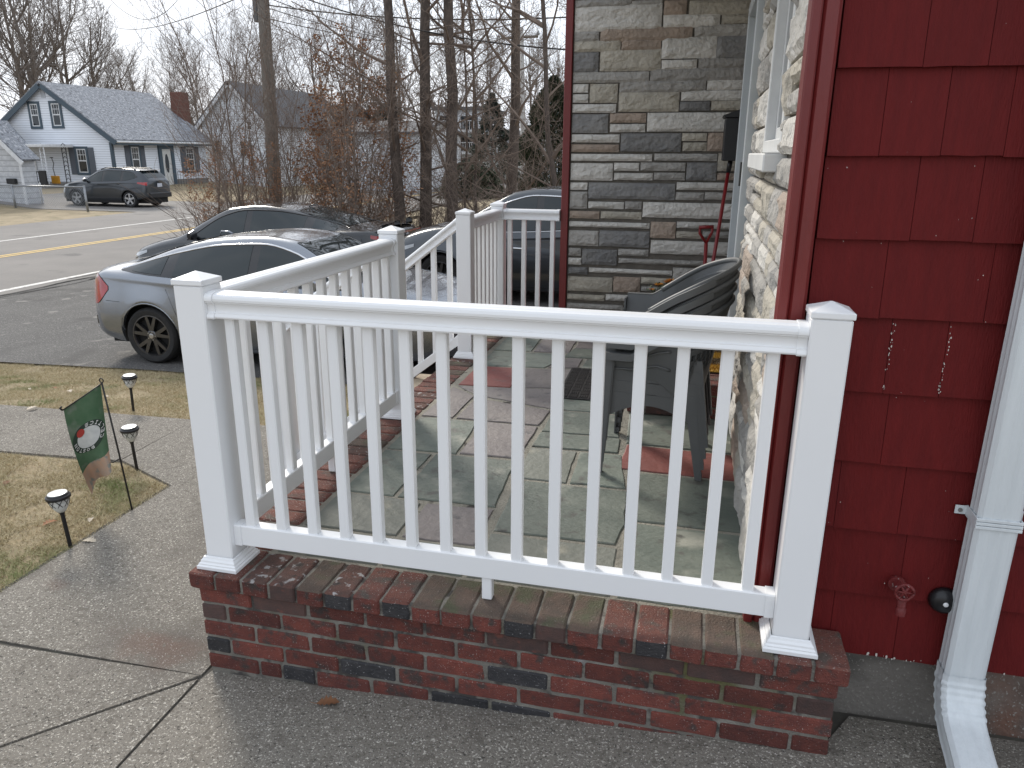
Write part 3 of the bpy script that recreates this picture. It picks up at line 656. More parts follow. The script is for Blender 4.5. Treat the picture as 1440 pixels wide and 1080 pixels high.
# ---------------------------------------------------------------- downspout, spigot, vent cap
ds = thing('downspout', 'white ribbed aluminium downspout strapped to the red shingles', 'downspout', (2.461, SY, 0))
m_alu = mat('white aluminium', (.66, .70, .72), (.60, .64, .66), 5, .35, .12, 20, stretch=(8, 8, .6), spots=[((.42, .44, .44), 5, .66, .12)])
def ds_ring(c, ax, ay, wx=.051, wy=.036, rib=.0025):
    pts = []; 
    outline = []
    for sx, sy, n, ribs in ((1, 0, 12, 1), (0, 1, 8, 1), (-1, 0, 12, 0), (0, -1, 8, 1)):
        for k in range(n):
            t = -1+2*k/n
            bump_ = rib*(1 if (k % 3 == 1) else 0)*ribs
            if sx == 1: outline.append((t*wx, -wy-bump_))
            elif sy == 1: outline.append((wx+bump_, t*wy))
            elif sx == -1: outline.append((-t*wx, wy))
            else: outline.append((-wx-bump_, -t*wy))
    for a, b in outline:
        ka = max(-1, min(1, a/wx)); kb = max(-1, min(1, b/wy)); r = .94 if abs(ka) > .93 and abs(kb) > .93 else 1
        pts.append(Vector(c)+Vector(ax)*a*r+Vector(ay)*b*r)
    return pts
def ds_tube(rings):
    n = len(rings[0]); v = [p for r in rings for p in r]
    return MB().add(v, [(i*n+k, i*n+(k+1) % n, i*n+n+(k+1) % n, i*n+n+k) for i in range(len(rings)-1) for k in range(n)])
yc = -.052
ds_tube([ds_ring((0, yc, z), (1, 0, 0), (0, 1, 0)) for z in (2.75, 1.5, .5, -.065)]).build('pipe', m_alu, ds, smooth=30)
rings = []
for k in range(31):                              # crimped elbow turning out from the wall
    a = R(72)*k/30; rr = .16; s = 1.02+(.05 if k % 4 in (1, 2) and 3 < k < 24 else 0)
    c = Vector((0, yc-rr+rr*math.cos(a), -.065-rr*math.sin(a)+.02)); ay = Vector((0, math.cos(a), -math.sin(a)))
    rings.append(ds_ring(c, (1, 0, 0), ay, .053*s, .038*s))
a = R(72); end = Vector((0, yc-rr+rr*math.cos(a), -.045-rr*math.sin(a))); dirv = Vector((0, -math.sin(a), -math.cos(a)))
for L_ in (.05, .16, .30): rings.append(ds_ring(end+dirv*L_, (1, 0, 0), ay, .053, .038))
ds_tube(rings).build('elbow', m_alu, ds, smooth=30)
for zz in (.44, 1.95):
    mb = MB()
    for q in range(3): mb.box(-.057, .057, yc-.0425, yc-.038, zz-.016+q*.011, zz-.007+q*.011, .001)
    mb.box(-.057, -.0535, yc-.04, -.012, zz-.016, zz+.016, .001); mb.box(.0535, .057, yc-.04, -.012, zz-.016, zz+.016, .001)
    mb.box(-.085, -.0535, -.0125, -.009, zz-.013, zz+.013, .001); mb.box(.0535, .085, -.0125, -.009, zz-.013, zz+.013, .001)
    b_ = mb.build('strap', m_alu, ds); 
    for sx in (-1, 1): MB().lathe([(.006, -.016), (.006, -.0128)], 8, (sx*.072, 0, zz), 'y').build('screw', mat('dull screw', (.3, .3, .3), metal=.8, rough=.4), b_)
sp = thing('garden_spigot', 'hose spigot painted dark red on the shingled wall', 'spigot', (2.262, SY-.008, .185))
m_sp = mat('flaking red spigot paint', (.15, .016, .016), (.12, .014, .014), 30, .55, .5, 80, spots=[((.40, .33, .32), 70, .63, .05)])
MB().lathe([(.024, -.008), (.024, 0)], 14, axis='y').build('flange', m_sp, sp, 40)
mb = MB(); mb.tube([(0, -.006, 0), (0, -.045, 0), (0.002, -.066, -.014), (.002, -.072, -.04)], [.012, .013, .013, .011], 10); mb.lathe([(.014, -.06), (.0145, -.04), (.011, -.035)], 10, (.002, -.072, 0)); mb.tube([(0, -.045, .005), (0, -.06, .02), (0, -.074, .028)], [.011, .009, .007], 8); mb.build('body', m_sp, sp, 40)
mb = MB(); hc = Vector((0, -.085, .02)); mb.tube([hc+Vector((.024*math.cos(a), -.002*math.sin(3*a), .024*math.sin(a))) for a in frange(0, 6.2832, 17)], .0045, 6)
for k in range(3): a = k*math.pi/3; mb.tube([hc-Vector((.024*math.cos(a), 0, .024*math.sin(a))), hc+Vector((.024*math.cos(a), 0, .024*math.sin(a)))], .0035, 5)
mb.build('handwheel', m_sp, sp, True)
vc = thing('vent_cap', 'round black plastic cap with a white centre on the red shingles', 'vent cap', (2.392, SY-.007, .150))
m_blk = mat('black plastic', (.012, .012, .014), rough=.35)
MB().lathe([(.040, 0), (.040, -.008), (.036, -.018), (.026, -.026), (.010, -.030)], 24, axis='y').build('dome', m_blk, vc, True)
MB().lathe([(.0075, -.0295), (.007, -.0325), (.003, -.0335)], 12, axis='y').build('plug', m_vinyl, vc, True)
# ---------------------------------------------------------------- stacked resin patio chairs
m_resin = mat('grey moulded resin', (.105, .11, .113), (.09, .095, .098), 3, .5)
def make_chair():
    """monobloc chair facing local -x: arms and back are one wraparound shell, legs run down from the arm corners"""
    t = thing('patio_chair', '', 'chair')
    def U(s):      # plan of the wrap, s 0..1 from the near arm front round the back to the far arm front
        k = abs(s-.5)*2; sg = 1 if s > .5 else -1
        if k > .5: q = (k-.5)/.5; return Vector((.08-.36*q, sg*(.275-.012*q)))
        a = (1-k/.5)*math.pi/2; return Vector((.08+.175*math.sin(a), sg*.275*math.cos(a)**.75))
    def topz(s): k = abs(s-.5)*2; return .565+.215*(max(0, 1-k/.80)**1.15)*(2-max(0, 1-k/.8)) if k < .8 else .565
    NS, NT = 120, 14
    def P(s, tt, off=0):
        u = U(s); e = .002; d = (U(min(1, s+e))-U(max(0, s-e))).normalized(); nrm = Vector((d.y, -d.x))
        if nrm.dot(u-Vector((-.02, 0))) < 0: nrm = -nrm
        k = abs(s-.5)*2; zt = topz(s); zb = .36+.085*min(1, max(0, (k-.42)/.2))
        fl = .012+.075*max(0, 1-k/.62); z = zb+(zt-zb)*tt; w_ = u+nrm*(fl*tt**1.3-.025*(1-tt)+off)
        return Vector((w_.x, w_.y, z))
    def hole(i, j):
        s = (i+.5)/NS; k = abs(s-.5)*2
        if .10 < k < .42 and 5 <= j <= 10 and j != 8:     # lattice cut-outs at the back corners
            return (i+j) % 3 != 0
        return False
    def shell(name, s0, s1):
        mb = MB(); i0, i1 = int(s0*NS), int(s1*NS); idx = {}
        for side, off in ((0, 0), (1, .006)):
            for i in range(i0, i1+1):
                for j in range(NT+1): idx[side, i, j] = len(mb.v); mb.v.append(tuple(P(i/NS, j/NT, off)))
        live = lambda i, j: i0 <= i < i1 and 0 <= j < NT and not hole(i, j)
        for i in range(i0, i1):
            for j in range(NT):
                if not live(i, j): continue
                q = [(i, j), (i+1, j), (i+1, j+1), (i, j+1)]
                mb.f.append(tuple(idx[0, a, b] for a, b in q)); mb.f.append(tuple(idx[1, a, b] for a, b in reversed(q)))
                for (a, b), (c, d), nb in ((q[0], q[1], (i, j-1)), (q[1], q[2], (i+1, j)), (q[2], q[3], (i, j+1)), (q[3], q[0], (i-1, j))):
                    if not live(*nb): mb.f.append((idx[0, a, b], idx[0, c, d], idx[1, c, d], idx[1, a, b]))
        return mb.build(name, m_resin, t, smooth=40)
    bk = shell('backrest', .20, .80); mb = MB(); mb.tube([P(s, 1, .004) for s in frange(.14, .86, 60)], .013, 8); mb.build('rim', m_resin, bk, smooth=True)
    for s0, s1 in ((0, .20), (.80, 1)):
        a = shell('arm', s0, s1); k0, k1 = (0, .36) if s0 == 0 else (.64, 1)
        # rolled flange on top and two pressed grooves on the outside
        mb = MB(); n = 26; 
        for i in range(n):
            s = k0+(k1-k0)*i/(n-1); p = P(s, 1, .0); q = P(s, 1, .045 if abs(s-.5) > .3 else .045-.03*(1-(abs(s-.5)-.14)/.16))
            mb.v += [(p.x, p.y, p.z-.004), (p.x, p.y, p.z+.006), (q.x, q.y, q.z+.004), (q.x, q.y, q.z-.028), (q.x*.999, q.y*.985, q.z-.028), (q.x*.998, q.y*.98, q.z-.003)]
        mb.f += [(i*6+j, (i+1)*6+j, (i+1)*6+(j+1) % 6, i*6+(j+1) % 6) for i in range(n-1) for j in range(6)]+[tuple(range(6)), tuple(range(6*n-1, 6*n-7, -1))]
        mb.build('flange', m_resin, a, smooth=35)
        for tz in (.36, .68):
            mb = MB(); mb.tube([P(s, tz, .008) for s in (frange(.02, .24, 14) if s0 == 0 else frange(.98, .76, 14))], .006, 6); mb.build('rib', m_resin, a, smooth=True)
    mb = MB(); 
    def seat(a, b, top=1):
        x = -.285+.49*a; hw = .262-.03*a; y = (b*2-1)*hw; z = .375-.035*math.sin(math.pi*min(1, a*1.05))*(1-.5*(b*2-1)**2)-.02*a-(.012*(abs(b*2-1)**6))-(.02*(1-a*6)**2 if a < .167 else 0)
        return (x, y, z if top else z-.007)
    mb.grid(lambda a, b: seat(a, b), 18, 18); mb.grid(lambda a, b: seat(a, b, 0), 18, 18); mb.build('seat', m_resin, t, smooth=True)
    for sg in (-1, 1):                                     # seat aprons with an arched lower edge
        mb = MB()
        for i in range(15):
            a = i/14; x = -.28+.47*a; y = sg*(.268-.03*a); zt = .385-.02*a; zb = .255+.07*math.sin(math.pi*a)
            mb.v += [(x, y, zt), (x, y, zb), (x, y-sg*.006, zb), (x, y-sg*.006, zt)]
        mb.f += [(i*4+j, i*4+4+j, i*4+4+(j+1) % 4, i*4+(j+1) % 4) for i in range(14) for j in range(4)]; mb.build('apron', m_resin, t, smooth=35)
    def leg(x0, y0, x1, y1, ztop, w0, w1):
        mb = MB(); n = 6; sx, sy = (-1 if x0 < 0 else 1), (-1 if y0 < 0 else 1)
        for i in range(n):
            k = i/(n-1); x = x0+(x1-x0)*k; y = y0+(y1-y0)*k; z = ztop*(1-k); w_ = w0+(w1-w0)*k; th = .009
            for a, b in ((0, 0), (-sx*w_, 0), (-sx*w_, -sy*th), (-sx*th, -sy*th), (-sx*th, -sy*w_), (0, -sy*w_)): mb.v.append((x+a, y+b, z))
        mb.f += [(i*6+j, i*6+6+j, i*6+6+(j+1) % 6, i*6+(j+1) % 6) for i in range(n-1) for j in range(6)]+[(0, 1, 2, 3), (3, 4, 5, 0), (n*6-6, n*6-5, n*6-4, n*6-3), (n*6-3, n*6-2, n*6-1, n*6-6)]
        mb.box(x1-sx*w1*.9, x1-sx*.002, y1-sy*w1*.9, y1-sy*.002, .0005, .03, .003)
        mb.build('leg', m_resin, t)
    for sg in (-1, 1): leg(-.29, sg*.286, -.30, sg*.292, .555, .060, .036); leg(.205, sg*.245, .27, sg*.25, .385, .062, .036)
    return t
ch0 = make_chair(); CHN = 4
names = ['lowest grey resin chair of the stack, its feet on the slate floor', 'second grey resin chair up in the stack of patio chairs', 'third grey resin chair up in the stack of patio chairs', 'topmost grey resin chair of the stack beside the stone wall']
for k in range(CHN):
    c = ch0 if k == 0 else copy_tree(ch0)
    c.location = (1.51+.005*k, 1.46+.002*k, .002+.052*k); c.rotation_euler = (0, 0, R(-3)); c.scale = (.82, .96, 1); tag(c, names[k], 'chair', 'stacked patio chairs')

# ---------------------------------------------------------------- doormats
mt = thing('rubber_doormat', 'black ribbed rubber mat on the flagstones', 'doormat', (.985, 2.545, .001), R(1))
m_rub = mat('black rubber', (.018, .016, .016), (.03, .026, .025), 20, .75)
MB().box(-.11, .27, -.33, .33, 0, .007, .003).build('base', m_rub, mt)
mb = MB()
for i in range(6):
    for j in range(10):
        x, y = -.10+i*.06, -.32+j*.064
        for k in range(4):
            if (i+j) % 2: mb.box(x+.004, x+.054, y+.004+k*.015, y+.012+k*.015, .0065, .012)
            else: mb.box(x+.004+k*.0135, x+.011+k*.0135, y+.004, y+.058, .0065, .012)
mb.build('tread_ribs', m_rub, mt)['kind'] = 'stuff'
cm = thing('coir_doormat', 'gold and brown striped coir mat on the brick door step', 'doormat', (1.655, 2.66, DSZ+.001))
m_cg = mat('gold coir', (.50, .29, .035), (.40, .22, .03), 60, .95, .8, 200); m_cb = mat('brown coir', (.16, .11, .055), (.09, .06, .035), 60, .95, .8, 200)
MB().box(-.185, .185, -.37, .37, 0, .006).build('backing', m_blk, cm)
for k in range(5):
    mb = MB(); y0 = -.365+.146*k; rn = random.Random(k); mb.box(-.18, .18, y0, y0+.144, .0062, .012)
    for q in range(900):
        x, y = rn.uniform(-.18, .18), y0+rn.uniform(0, .144); mb.add([(x-.002, y, .011), (x+.002, y, .011), (x+rn.uniform(-.006, .006), y+rn.uniform(-.006, .006), rn.uniform(.018, .026))], [(0, 1, 2)])
    mb.build('stripe', m_cg if k % 2 == 0 else m_cb, cm)

# ---------------------------------------------------------------- tools, mailbox, flowers by the door
m_redp = mat('red enamel', (.22, .012, .014), (.19, .01, .012), 8, .35)
sh = thing('snow_shovel', 'snow shovel with a red D-grip handle against the stone wall', 'shovel', (1.60, 3.76, .001))
def hp(u, v, y): p = on_y(u, v, y); return Vector((p.x-1.60, p.y-3.76, p.z))
a = hp(993, 342, 3.80); b = hp(990, 395, 3.79); bb = Vector((a.x-.02, -.02, .28))
mb = MB(); mb.tube([a, b, bb], [.013, .014, .014], 10); mb.build('shaft', m_redp, sh, True)
tl, tr = hp(984.5, 320, 3.80), hp(1002, 319, 3.80)
mb = MB(); mb.tube([a, tl+Vector((0, 0, -.04)), tl], .010, 8); mb.tube([a, tr+Vector((0, 0, -.04)), tr], .010, 8); mb.tube([tl-Vector((.008, 0, 0)), tr+Vector((.008, 0, 0))], .013, 8); mb.build('d_grip', m_redp, sh, True)
mb = MB(); mb.grid(lambda p, q: (bb.x-.20+.40*p, -.02-.10*(q-.3)**2-.02*math.sin(math.pi*p), .005+.30*q), 10, 8); mb.grid(lambda p, q: (bb.x-.20+.40*p, -.012-.10*(q-.3)**2-.02*math.sin(math.pi*p), .005+.30*q), 10, 8); mb.build('blade', m_blk, sh, True)
rk = thing('long_handled_tool', 'long red pole tool with a black grip leaning by the door', 'broom', (1.62, 3.55, .001))
def hq(u, v, y): p = on_y(u, v, y); return Vector((p.x-1.62, p.y-3.55, p.z))
a = hq(1028, 222, 3.60); b = hq(1024, 243, 3.60); c = hq(1000, 385, 3.52); dn = c+(c-b)*((c.z-.13)/(b.z-c.z))
mb = MB(); mb.tube([b, c, dn], .0125, 10); mb.build('pole', m_redp, rk, True)
mb = MB(); mb.tube([a, b], .0165, 10); mb.build('grip', m_blk, rk, True)
mb = MB(); mb.box(dn.x-.12, dn.x+.12, dn.y-.03, dn.y+.03, .08, .14, .01); mb.build('head', m_blk, rk)
mb = MB(); rn = random.Random(2)
for q in range(260): x, y = dn.x+rn.uniform(-.115, .115), dn.y+rn.uniform(-.025, .025); mb.tube([(x, y, .082), (x+rn.uniform(-.01, .01), y+rn.uniform(-.01, .01), .002)], .002, 3, False)
mb.build('bristles', m_redp, rk)['kind'] = 'stuff'
p0 = on_y(1033, 195, 3.62)
mbx = thing('mailbox', 'black wall mailbox with a sloping lid beside the door', 'mailbox', (XS_-.042, 3.58, 1.34))
m_iron = mat('black enamel sheet', (.012, .012, .013), rough=.5)
MB().box(-.098, 0, -.17, .17, 0, .27, .004).build('box', m_iron, mbx)
mb = MB(); mb.prism([(-.115, .285), (.0, .325), (.0, .272), (-.102, .272)], -.18, .18, lambda a, b, c: (a, c, b)); mb.build('lid', m_iron, mbx)
fl = thing('flower_pot', 'pot of orange chrysanthemums on the brick door step', 'flower pot', (1.475, 3.16, DSZ+.001))
m_pot = mat('grey ceramic pot', (.33, .32, .30), rough=.5)
MB().lathe([(.085, 0), (.10, .02), (.125, .20), (.128, .215), (.116, .215), (.112, .19)], 24).build('pot', m_pot, fl, 40)
m_or = mat('orange petal', (.55, .17, .02), (.62, .28, .03), 40, .6); m_gn = mat('dark leaf', (.035, .055, .02), (.06, .075, .025), 30, .6)
mb = MB(); mg = MB(); rn = random.Random(9); PZ = on_y(918, 398, 3.16).z-DSZ+.03
for q in range(26):
    a, r_ = rn.uniform(0, 6.28), .13*math.sqrt(rn.random()); c = Vector((r_*math.cos(a), r_*math.sin(a), PZ-.02-.05*(r_/.13)**2+rn.uniform(-.01, .015)))
    mg.tube([(c.x*.3, c.y*.3, .19), (c.x*.8, c.y*.8, c.z*.6+.06), c], .0025, 4, False)
    for k in range(16):
        b = k*2.4; e = rn.uniform(.2, .9); t_ = c+Vector((math.cos(b)*.024, math.sin(b)*.024, .016*e)); s_ = Vector((-math.sin(b), math.cos(b), 0))*.006
        mb.add([c, (c+t_)/2+s_, t_, (c+t_)/2-s_], [(0, 1, 2, 3)])
for q in range(160):
    a, r_ = rn.uniform(0, 6.28), rn.uniform(.02, .15); c = Vector((r_*math.cos(a), r_*math.sin(a), rn.uniform(.2, PZ-.04))); d_ = Vector((rn.uniform(-1, 1), rn.uniform(-1, 1), rn.uniform(-.3, .6))).normalized()*.03; s_ = d_.orthogonal().normalized()*.01
    mg.add([c, c+d_*.5+s_, c+d_, c+d_*.5-s_], [(0, 1, 2, 3)])
mb.build('petals', m_or, fl, fix=False); mg.build('foliage', m_gn, fl, fix=False)

# ---------------------------------------------------------------- solar path lamps
m_opal = mat('frosted lamp glass', (.62, .63, .60), (.5, .51, .5), 30, .25)
m_pv = mat('pale solar lid', (.66, .68, .67), (.56, .58, .58), 14, .3)
def lamp():
    t = thing('solar_lamp', '', 'garden lamp')
    MB().lathe([(.0095, -.06), (.0095, .185), (.0115, .187), (.0115, .197)], 12).build('stake', m_blk, t, 40)
    MB().lathe([(.012, .197), (.022, .205), (.034, .225), (.042, .250), (.043, .268)], 20).build('globe', m_opal, t, 40)
    cage = MB()
    for k in range(8):
        for sg in (-1, 1):
            p = []
            for q in range(9):
                e = q/8; z = .197+.073*e; r_ = .0135+.034*math.sin(e*1.45); a = 2*math.pi*k/8+sg*e*1.1; p.append((r_*math.cos(a), r_*math.sin(a), z))
            cage.tube(p, .0016, 4, False)
    cage.build('cage', m_blk, t, True)
    MB().lathe([(.046, .268), (.0535, .270), (.0545, .277), (.053, .283), (.047, .286), (.046, .291), (.043, .294)], 28).build('rim', m_blk, t, 40)
    MB().lathe([(.0425, .2935), (.041, .2965), (.02, .299)], 28).build('solar_lid', m_pv, t, 40)
    return t
l0 = lamp()
for k, (u, v, lb, tx, ty, s) in enumerate(((100, 772, 'solar lamp at the lawn edge with a pale lid, nearest the front walk slabs', -3, 1, 1), (193, 662, 'solar lamp at the lawn corner where the two walks meet', -2, 1, .97), (188, 580, 'solar lamp on the far side of the walk beside the driveway lawn', -2, 2, 1.0))):
    o = l0 if k == 0 else copy_tree(l0); x, y = on_z(u, v, -.44).xy
    for q in range(6): x, y = on_z(u, v, g(x, y)-.01).xy
    o.location = (x, y, g(x, y)-.01); o.rotation_euler = (R(ty), R(tx), k); o.scale = (s, s, s); tag(o, lb, 'garden lamp', 'solar lamps by the walk')

# ---------------------------------------------------------------- garden flag
B0 = on_z(187, 718, g(-1.18, 1.08)+.0)
gf = thing('garden_flag', 'faded green garden flag with a round team crest on a black wire stand', 'flag', B0)
T0 = on_x(143, 538, -1.235)-B0; E0 = on_x(88, 577, -1.36)-B0
m_wire = mat('black wire', (.012, .012, .012), rough=.5)
mb = MB(); mb.tube([(0, 0, -.05), (T0.x*.5, T0.y*.5, T0.z*.5), T0], .0045, 8); 
mb.tube([T0+Vector((.011*math.cos(a), 0, .011+.011*math.sin(a))) for a in frange(-1.57, 4.7, 13)], .003, 6); mb.build('stand', m_wire, gf, True)
mb = MB(); mb.tube([T0+Vector((0, 0, -.004)), T0.lerp(E0, .5)+Vector((0, 0, -.004)), E0], .0035, 6); mb.tube([E0, E0+Vector((-.006, -.008, .012)), E0+Vector((0, 0, .02))], .005, 6)
kk = T0*.42; mb.tube([kk, kk+Vector((-.02, -.03, -.012)), kk+Vector((-.045, -.035, -.008))], .004, 6); mb.build('arm', m_wire, gf, True)
ax = (E0-T0); W_ = ax.length; ax.normalize(); FLN = .50
fn_ = ax.cross(Vector((0, 0, -1))).normalized()
def cloth(a, b, off=0):
    """a along the arm from the pole, b down the cloth; the lower part gathers and folds back"""
    p = T0+ax*(W_*(.03+.94*(a*(1-.42*b**1.6)+.10*b)))+Vector((0, 0, -.005-FLN*b*(1-.13*(1-a)**1.0*b)))
    amp = .010+.055*b**1.5
    return p+fn_*(amp*math.sin(a*5.4-.4+b*1.6)+off)-Vector((0, 0, .0))
def cloth_n(a, b, off): 
    e = .01; p = cloth(a, b); n = (cloth(min(1, a+e), b)-cloth(max(0, a-e), b)).cross(cloth(a, min(1, b+e))-cloth(a, max(0, b-e))).normalized()
    if n.dot(CAM-(B0+p)) < 0: n = -n
    return p+n*off
m_fl = mat('faded green flag cloth', (.055, .12, .06), (.085, .15, .085), 14, .9, .3, 300, spots=[((.17, .20, .16), 12, .56, .14)])
m_fl2 = mat('bleached peach flag cloth', (.42, .26, .17), (.36, .27, .21), 22, .9, spots=[((.20, .22, .20), 24, .55, .12)])
mb = MB(); NB = 40; split = 30
grid_v = lambda b0, b1, nb: MB().grid(lambda i, j: tuple(cloth(i, b0+(b1-b0)*j)), 24, nb)
c1 = grid_v(0, .74, 30).build('cloth', m_fl, gf, True, fix=False); grid_v(.74, 1, 10).build('cloth_hem', m_fl2, gf, True, fix=False)
for nm, m_, r0, r1, z in (('crest_ring', mat('dark crest ring', (.03, .05, .035), rough=.9), 0, .083, .0022), ('crest_disc', mat('white crest disc', (.55, .56, .54), (.45, .46, .45), 30, .9), 0, .058, .0050)):
    mb = MB(); ca, cb_ = .52, .43
    mb.v.append(tuple(cloth_n(ca, cb_, z))); n = 40
    for rr_ in (.2, .4, .6, .8, 1):
        for k in range(n): a = 2*math.pi*k/n; mb.v.append(tuple(cloth_n(ca+r1*rr_*math.cos(a)/(W_*.94*.85), cb_+r1*rr_*math.sin(a)/FLN, z)))
    mb.f += [(0, 1+k, 1+(k+1) % n) for k in range(n)]+[(1+q*n+k, 1+q*n+n+k, 1+q*n+n+(k+1) % n, 1+q*n+(k+1) % n) for q in range(4) for k in range(n)]
    mb.build(nm, m_, c1, True, fix=False)
m_tx = mat('white flag lettering', (.72, .72, .70), rough=.9)
mb = MB(); n = 20; bc = (.70, .34); mb.v.append(tuple(cloth_n(*bc, 0.0072)))
for k in range(n): a = 2*math.pi*k/n; mb.v.append(tuple(cloth_n(bc[0]+.022*math.cos(a)/(W_*.85), bc[1]+.022*math.sin(a)/FLN, 0.0072)))
mb.f += [(0, 1+k, 1+(k+1) % n) for k in range(n)]; mb.build('crest_ball', mat('red crest ball', (.38, .04, .03), rough=.8), c1, True, fix=False)
GL = {'B': '11110 10001 11110 10001 11110', 'O': '01110 10001 10001 10001 01110', 'S': '01111 10000 01110 00001 11110', 'T': '11111 00100 00100 00100 00100', 'N': '10001 11001 10101 10011 10001', 'C': '01111 10000 10000 10000 01111', 'E': '11111 10000 11110 10000 11111', 'L': '10000 10000 10000 10000 11111', 'I': '01110 00100 00100 00100 01110'}
def arc_word(word, a0, a1, inward):
    """letters as small cloth-hugging patches round the crest ring; the arm side of the cloth mirrors a, so angles run that way"""
    mb = MB()
    for k, ch in enumerate(word):
        a = a0+(a1-a0)*k/(len(word)-1); hh, ww = .017, .0155
        rad = Vector((math.cos(a), math.sin(a))); tan = Vector((-math.sin(a), math.cos(a)))*(1 if a1 > a0 else -1); up = rad if not inward else -rad
        for r_, row in enumerate(GL[ch].split()):
            for c_, bit in enumerate(row):
                if bit == '1':
                    q = []
                    for dx_, dy_ in ((0, 0), (1, 0), (1, 1), (0, 1)):
                        l = tan*((c_+dx_)/5-.5)*ww+up*(.5-(r_+dy_)/5)*hh+rad*.0705; q.append(tuple(cloth_n(.52+l.x/(W_*.94*.85), .43+l.y/FLN, .0056)))
                    mb.add(q, [(0, 1, 2, 3)])
    mb.build('lettering', m_tx, c1, fix=False)
arc_word('BOSTON', R(100), R(0), False); arc_word('CELTICS', R(150), R(268), True)

# ---------------------------------------------------------------- fallen leaves
m_lf = mat('rust oak leaf', (.26, .115, .05), (.19, .085, .04), 40, .8, rnd=.25); m_lp = mat('bleached leaf', (.52, .46, .37), (.42, .36, .28), 40, .85, rnd=.15)
def leaf(x, y, z, s, m_, lb, grp=None, rz=0):
    o = thing('fallen_leaf', lb, 'leaf', (x, y, z), rz, grp) if False else None
    mb = MB(); prof = [(0, .06), (.10, .16), (.18, .36), (.26, .18), (.36, .48), (.46, .22), (.56, .44), (.66, .18), (.78, .30), (.88, .14), (1, .0)]
    curl = random.uniform(.15, .4)
    for u_, w_ in prof:
        for k in (-1, 0, 1): mb.v.append(((u_-.5)*s+abs(k)*.04*s, k*w_*s*.75, abs(k)*w_*s*curl+.06*s*math.sin(u_*3)+.004))
    mb.f += [(i*3+j, i*3+3+j, i*3+4+j, i*3+1+j) for i in range(len(prof)-1) for j in range(2)]
    mb.tube([(-.5*s, 0, .004), (-.8*s, .05*s, .008)], .0012, 4)
    o = mb.build('fallen_leaf', m_, None, True, (x, y, z), fix=False); o.rotation_euler = (0, 0, rz); return tag(o, lb, 'leaf', grp)
def lay(u, v, s, m_, lb, grp=None, rz=0, dz=.017):
    x, y = on_z(u, v, -.44).xy
    for q in range(8): x, y = on_z(u, v, g(x, y)+dz).xy
    leaf(x, y, g(x, y)+dz, s, m_, lb, grp, rz)
lay(461, 990, .075, m_lf, 'curled rust oak leaf on the concrete below the brick wall', rz=.3)
lay(70, 737, .07, m_lf, 'rust oak leaf standing in the grass by the lawn-edge lamp', rz=1.1, dz=.0); lay(10, 680, .06, m_lf, 'small rust leaf alone on the short dormant lawn', rz=2, dz=0)
for k, (u, v, s) in enumerate(((126, 762, .075), (45, 575, .08), (98, 551, .07), (335, 482, .06), (128, 732, .05))): lay(u, v, s, m_lp, 'bleached dry leaf lying beside the walk', 'bleached leaves by the walk', k*1.3, .004 if k not in (1,) else .017)
rn = random.Random(21); 
for k in range(10): 
    x, y = rn.uniform(-4.5, -1.3), rn.uniform(2.5, 3.5); leaf(x, y, g(x, y)-.004, rn.uniform(.035, .06), m_lf if k % 2 else m_lp, 'dry leaf caught in the straw-coloured lawn strip', 'dry leaves in the lawn strip', rn.uniform(0, 6))
# white paint flecks and crumbs scattered on the concrete under the brick wall
mb = MB()
for q in range(420):
    x = rn.uniform(.2, 2.1); y = -abs(rn.gauss(0, .10))-.004; s = rn.uniform(.001, .0035); a = rn.uniform(0, 6); z = g(x, y)+.0175
    mb.add([(x+s*math.cos(a), y+s*math.sin(a), z), (x+s*math.cos(a+2), y+s*math.sin(a+2), z+.001), (x+s*math.cos(a+4), y+s*math.sin(a+4), z)], [(0, 1, 2)])
tag(mb.build('paint_flecks', m_chip, fix=False), 'scattered white paint flecks on the concrete along the brick wall', 'paint flecks', kind='stuff')
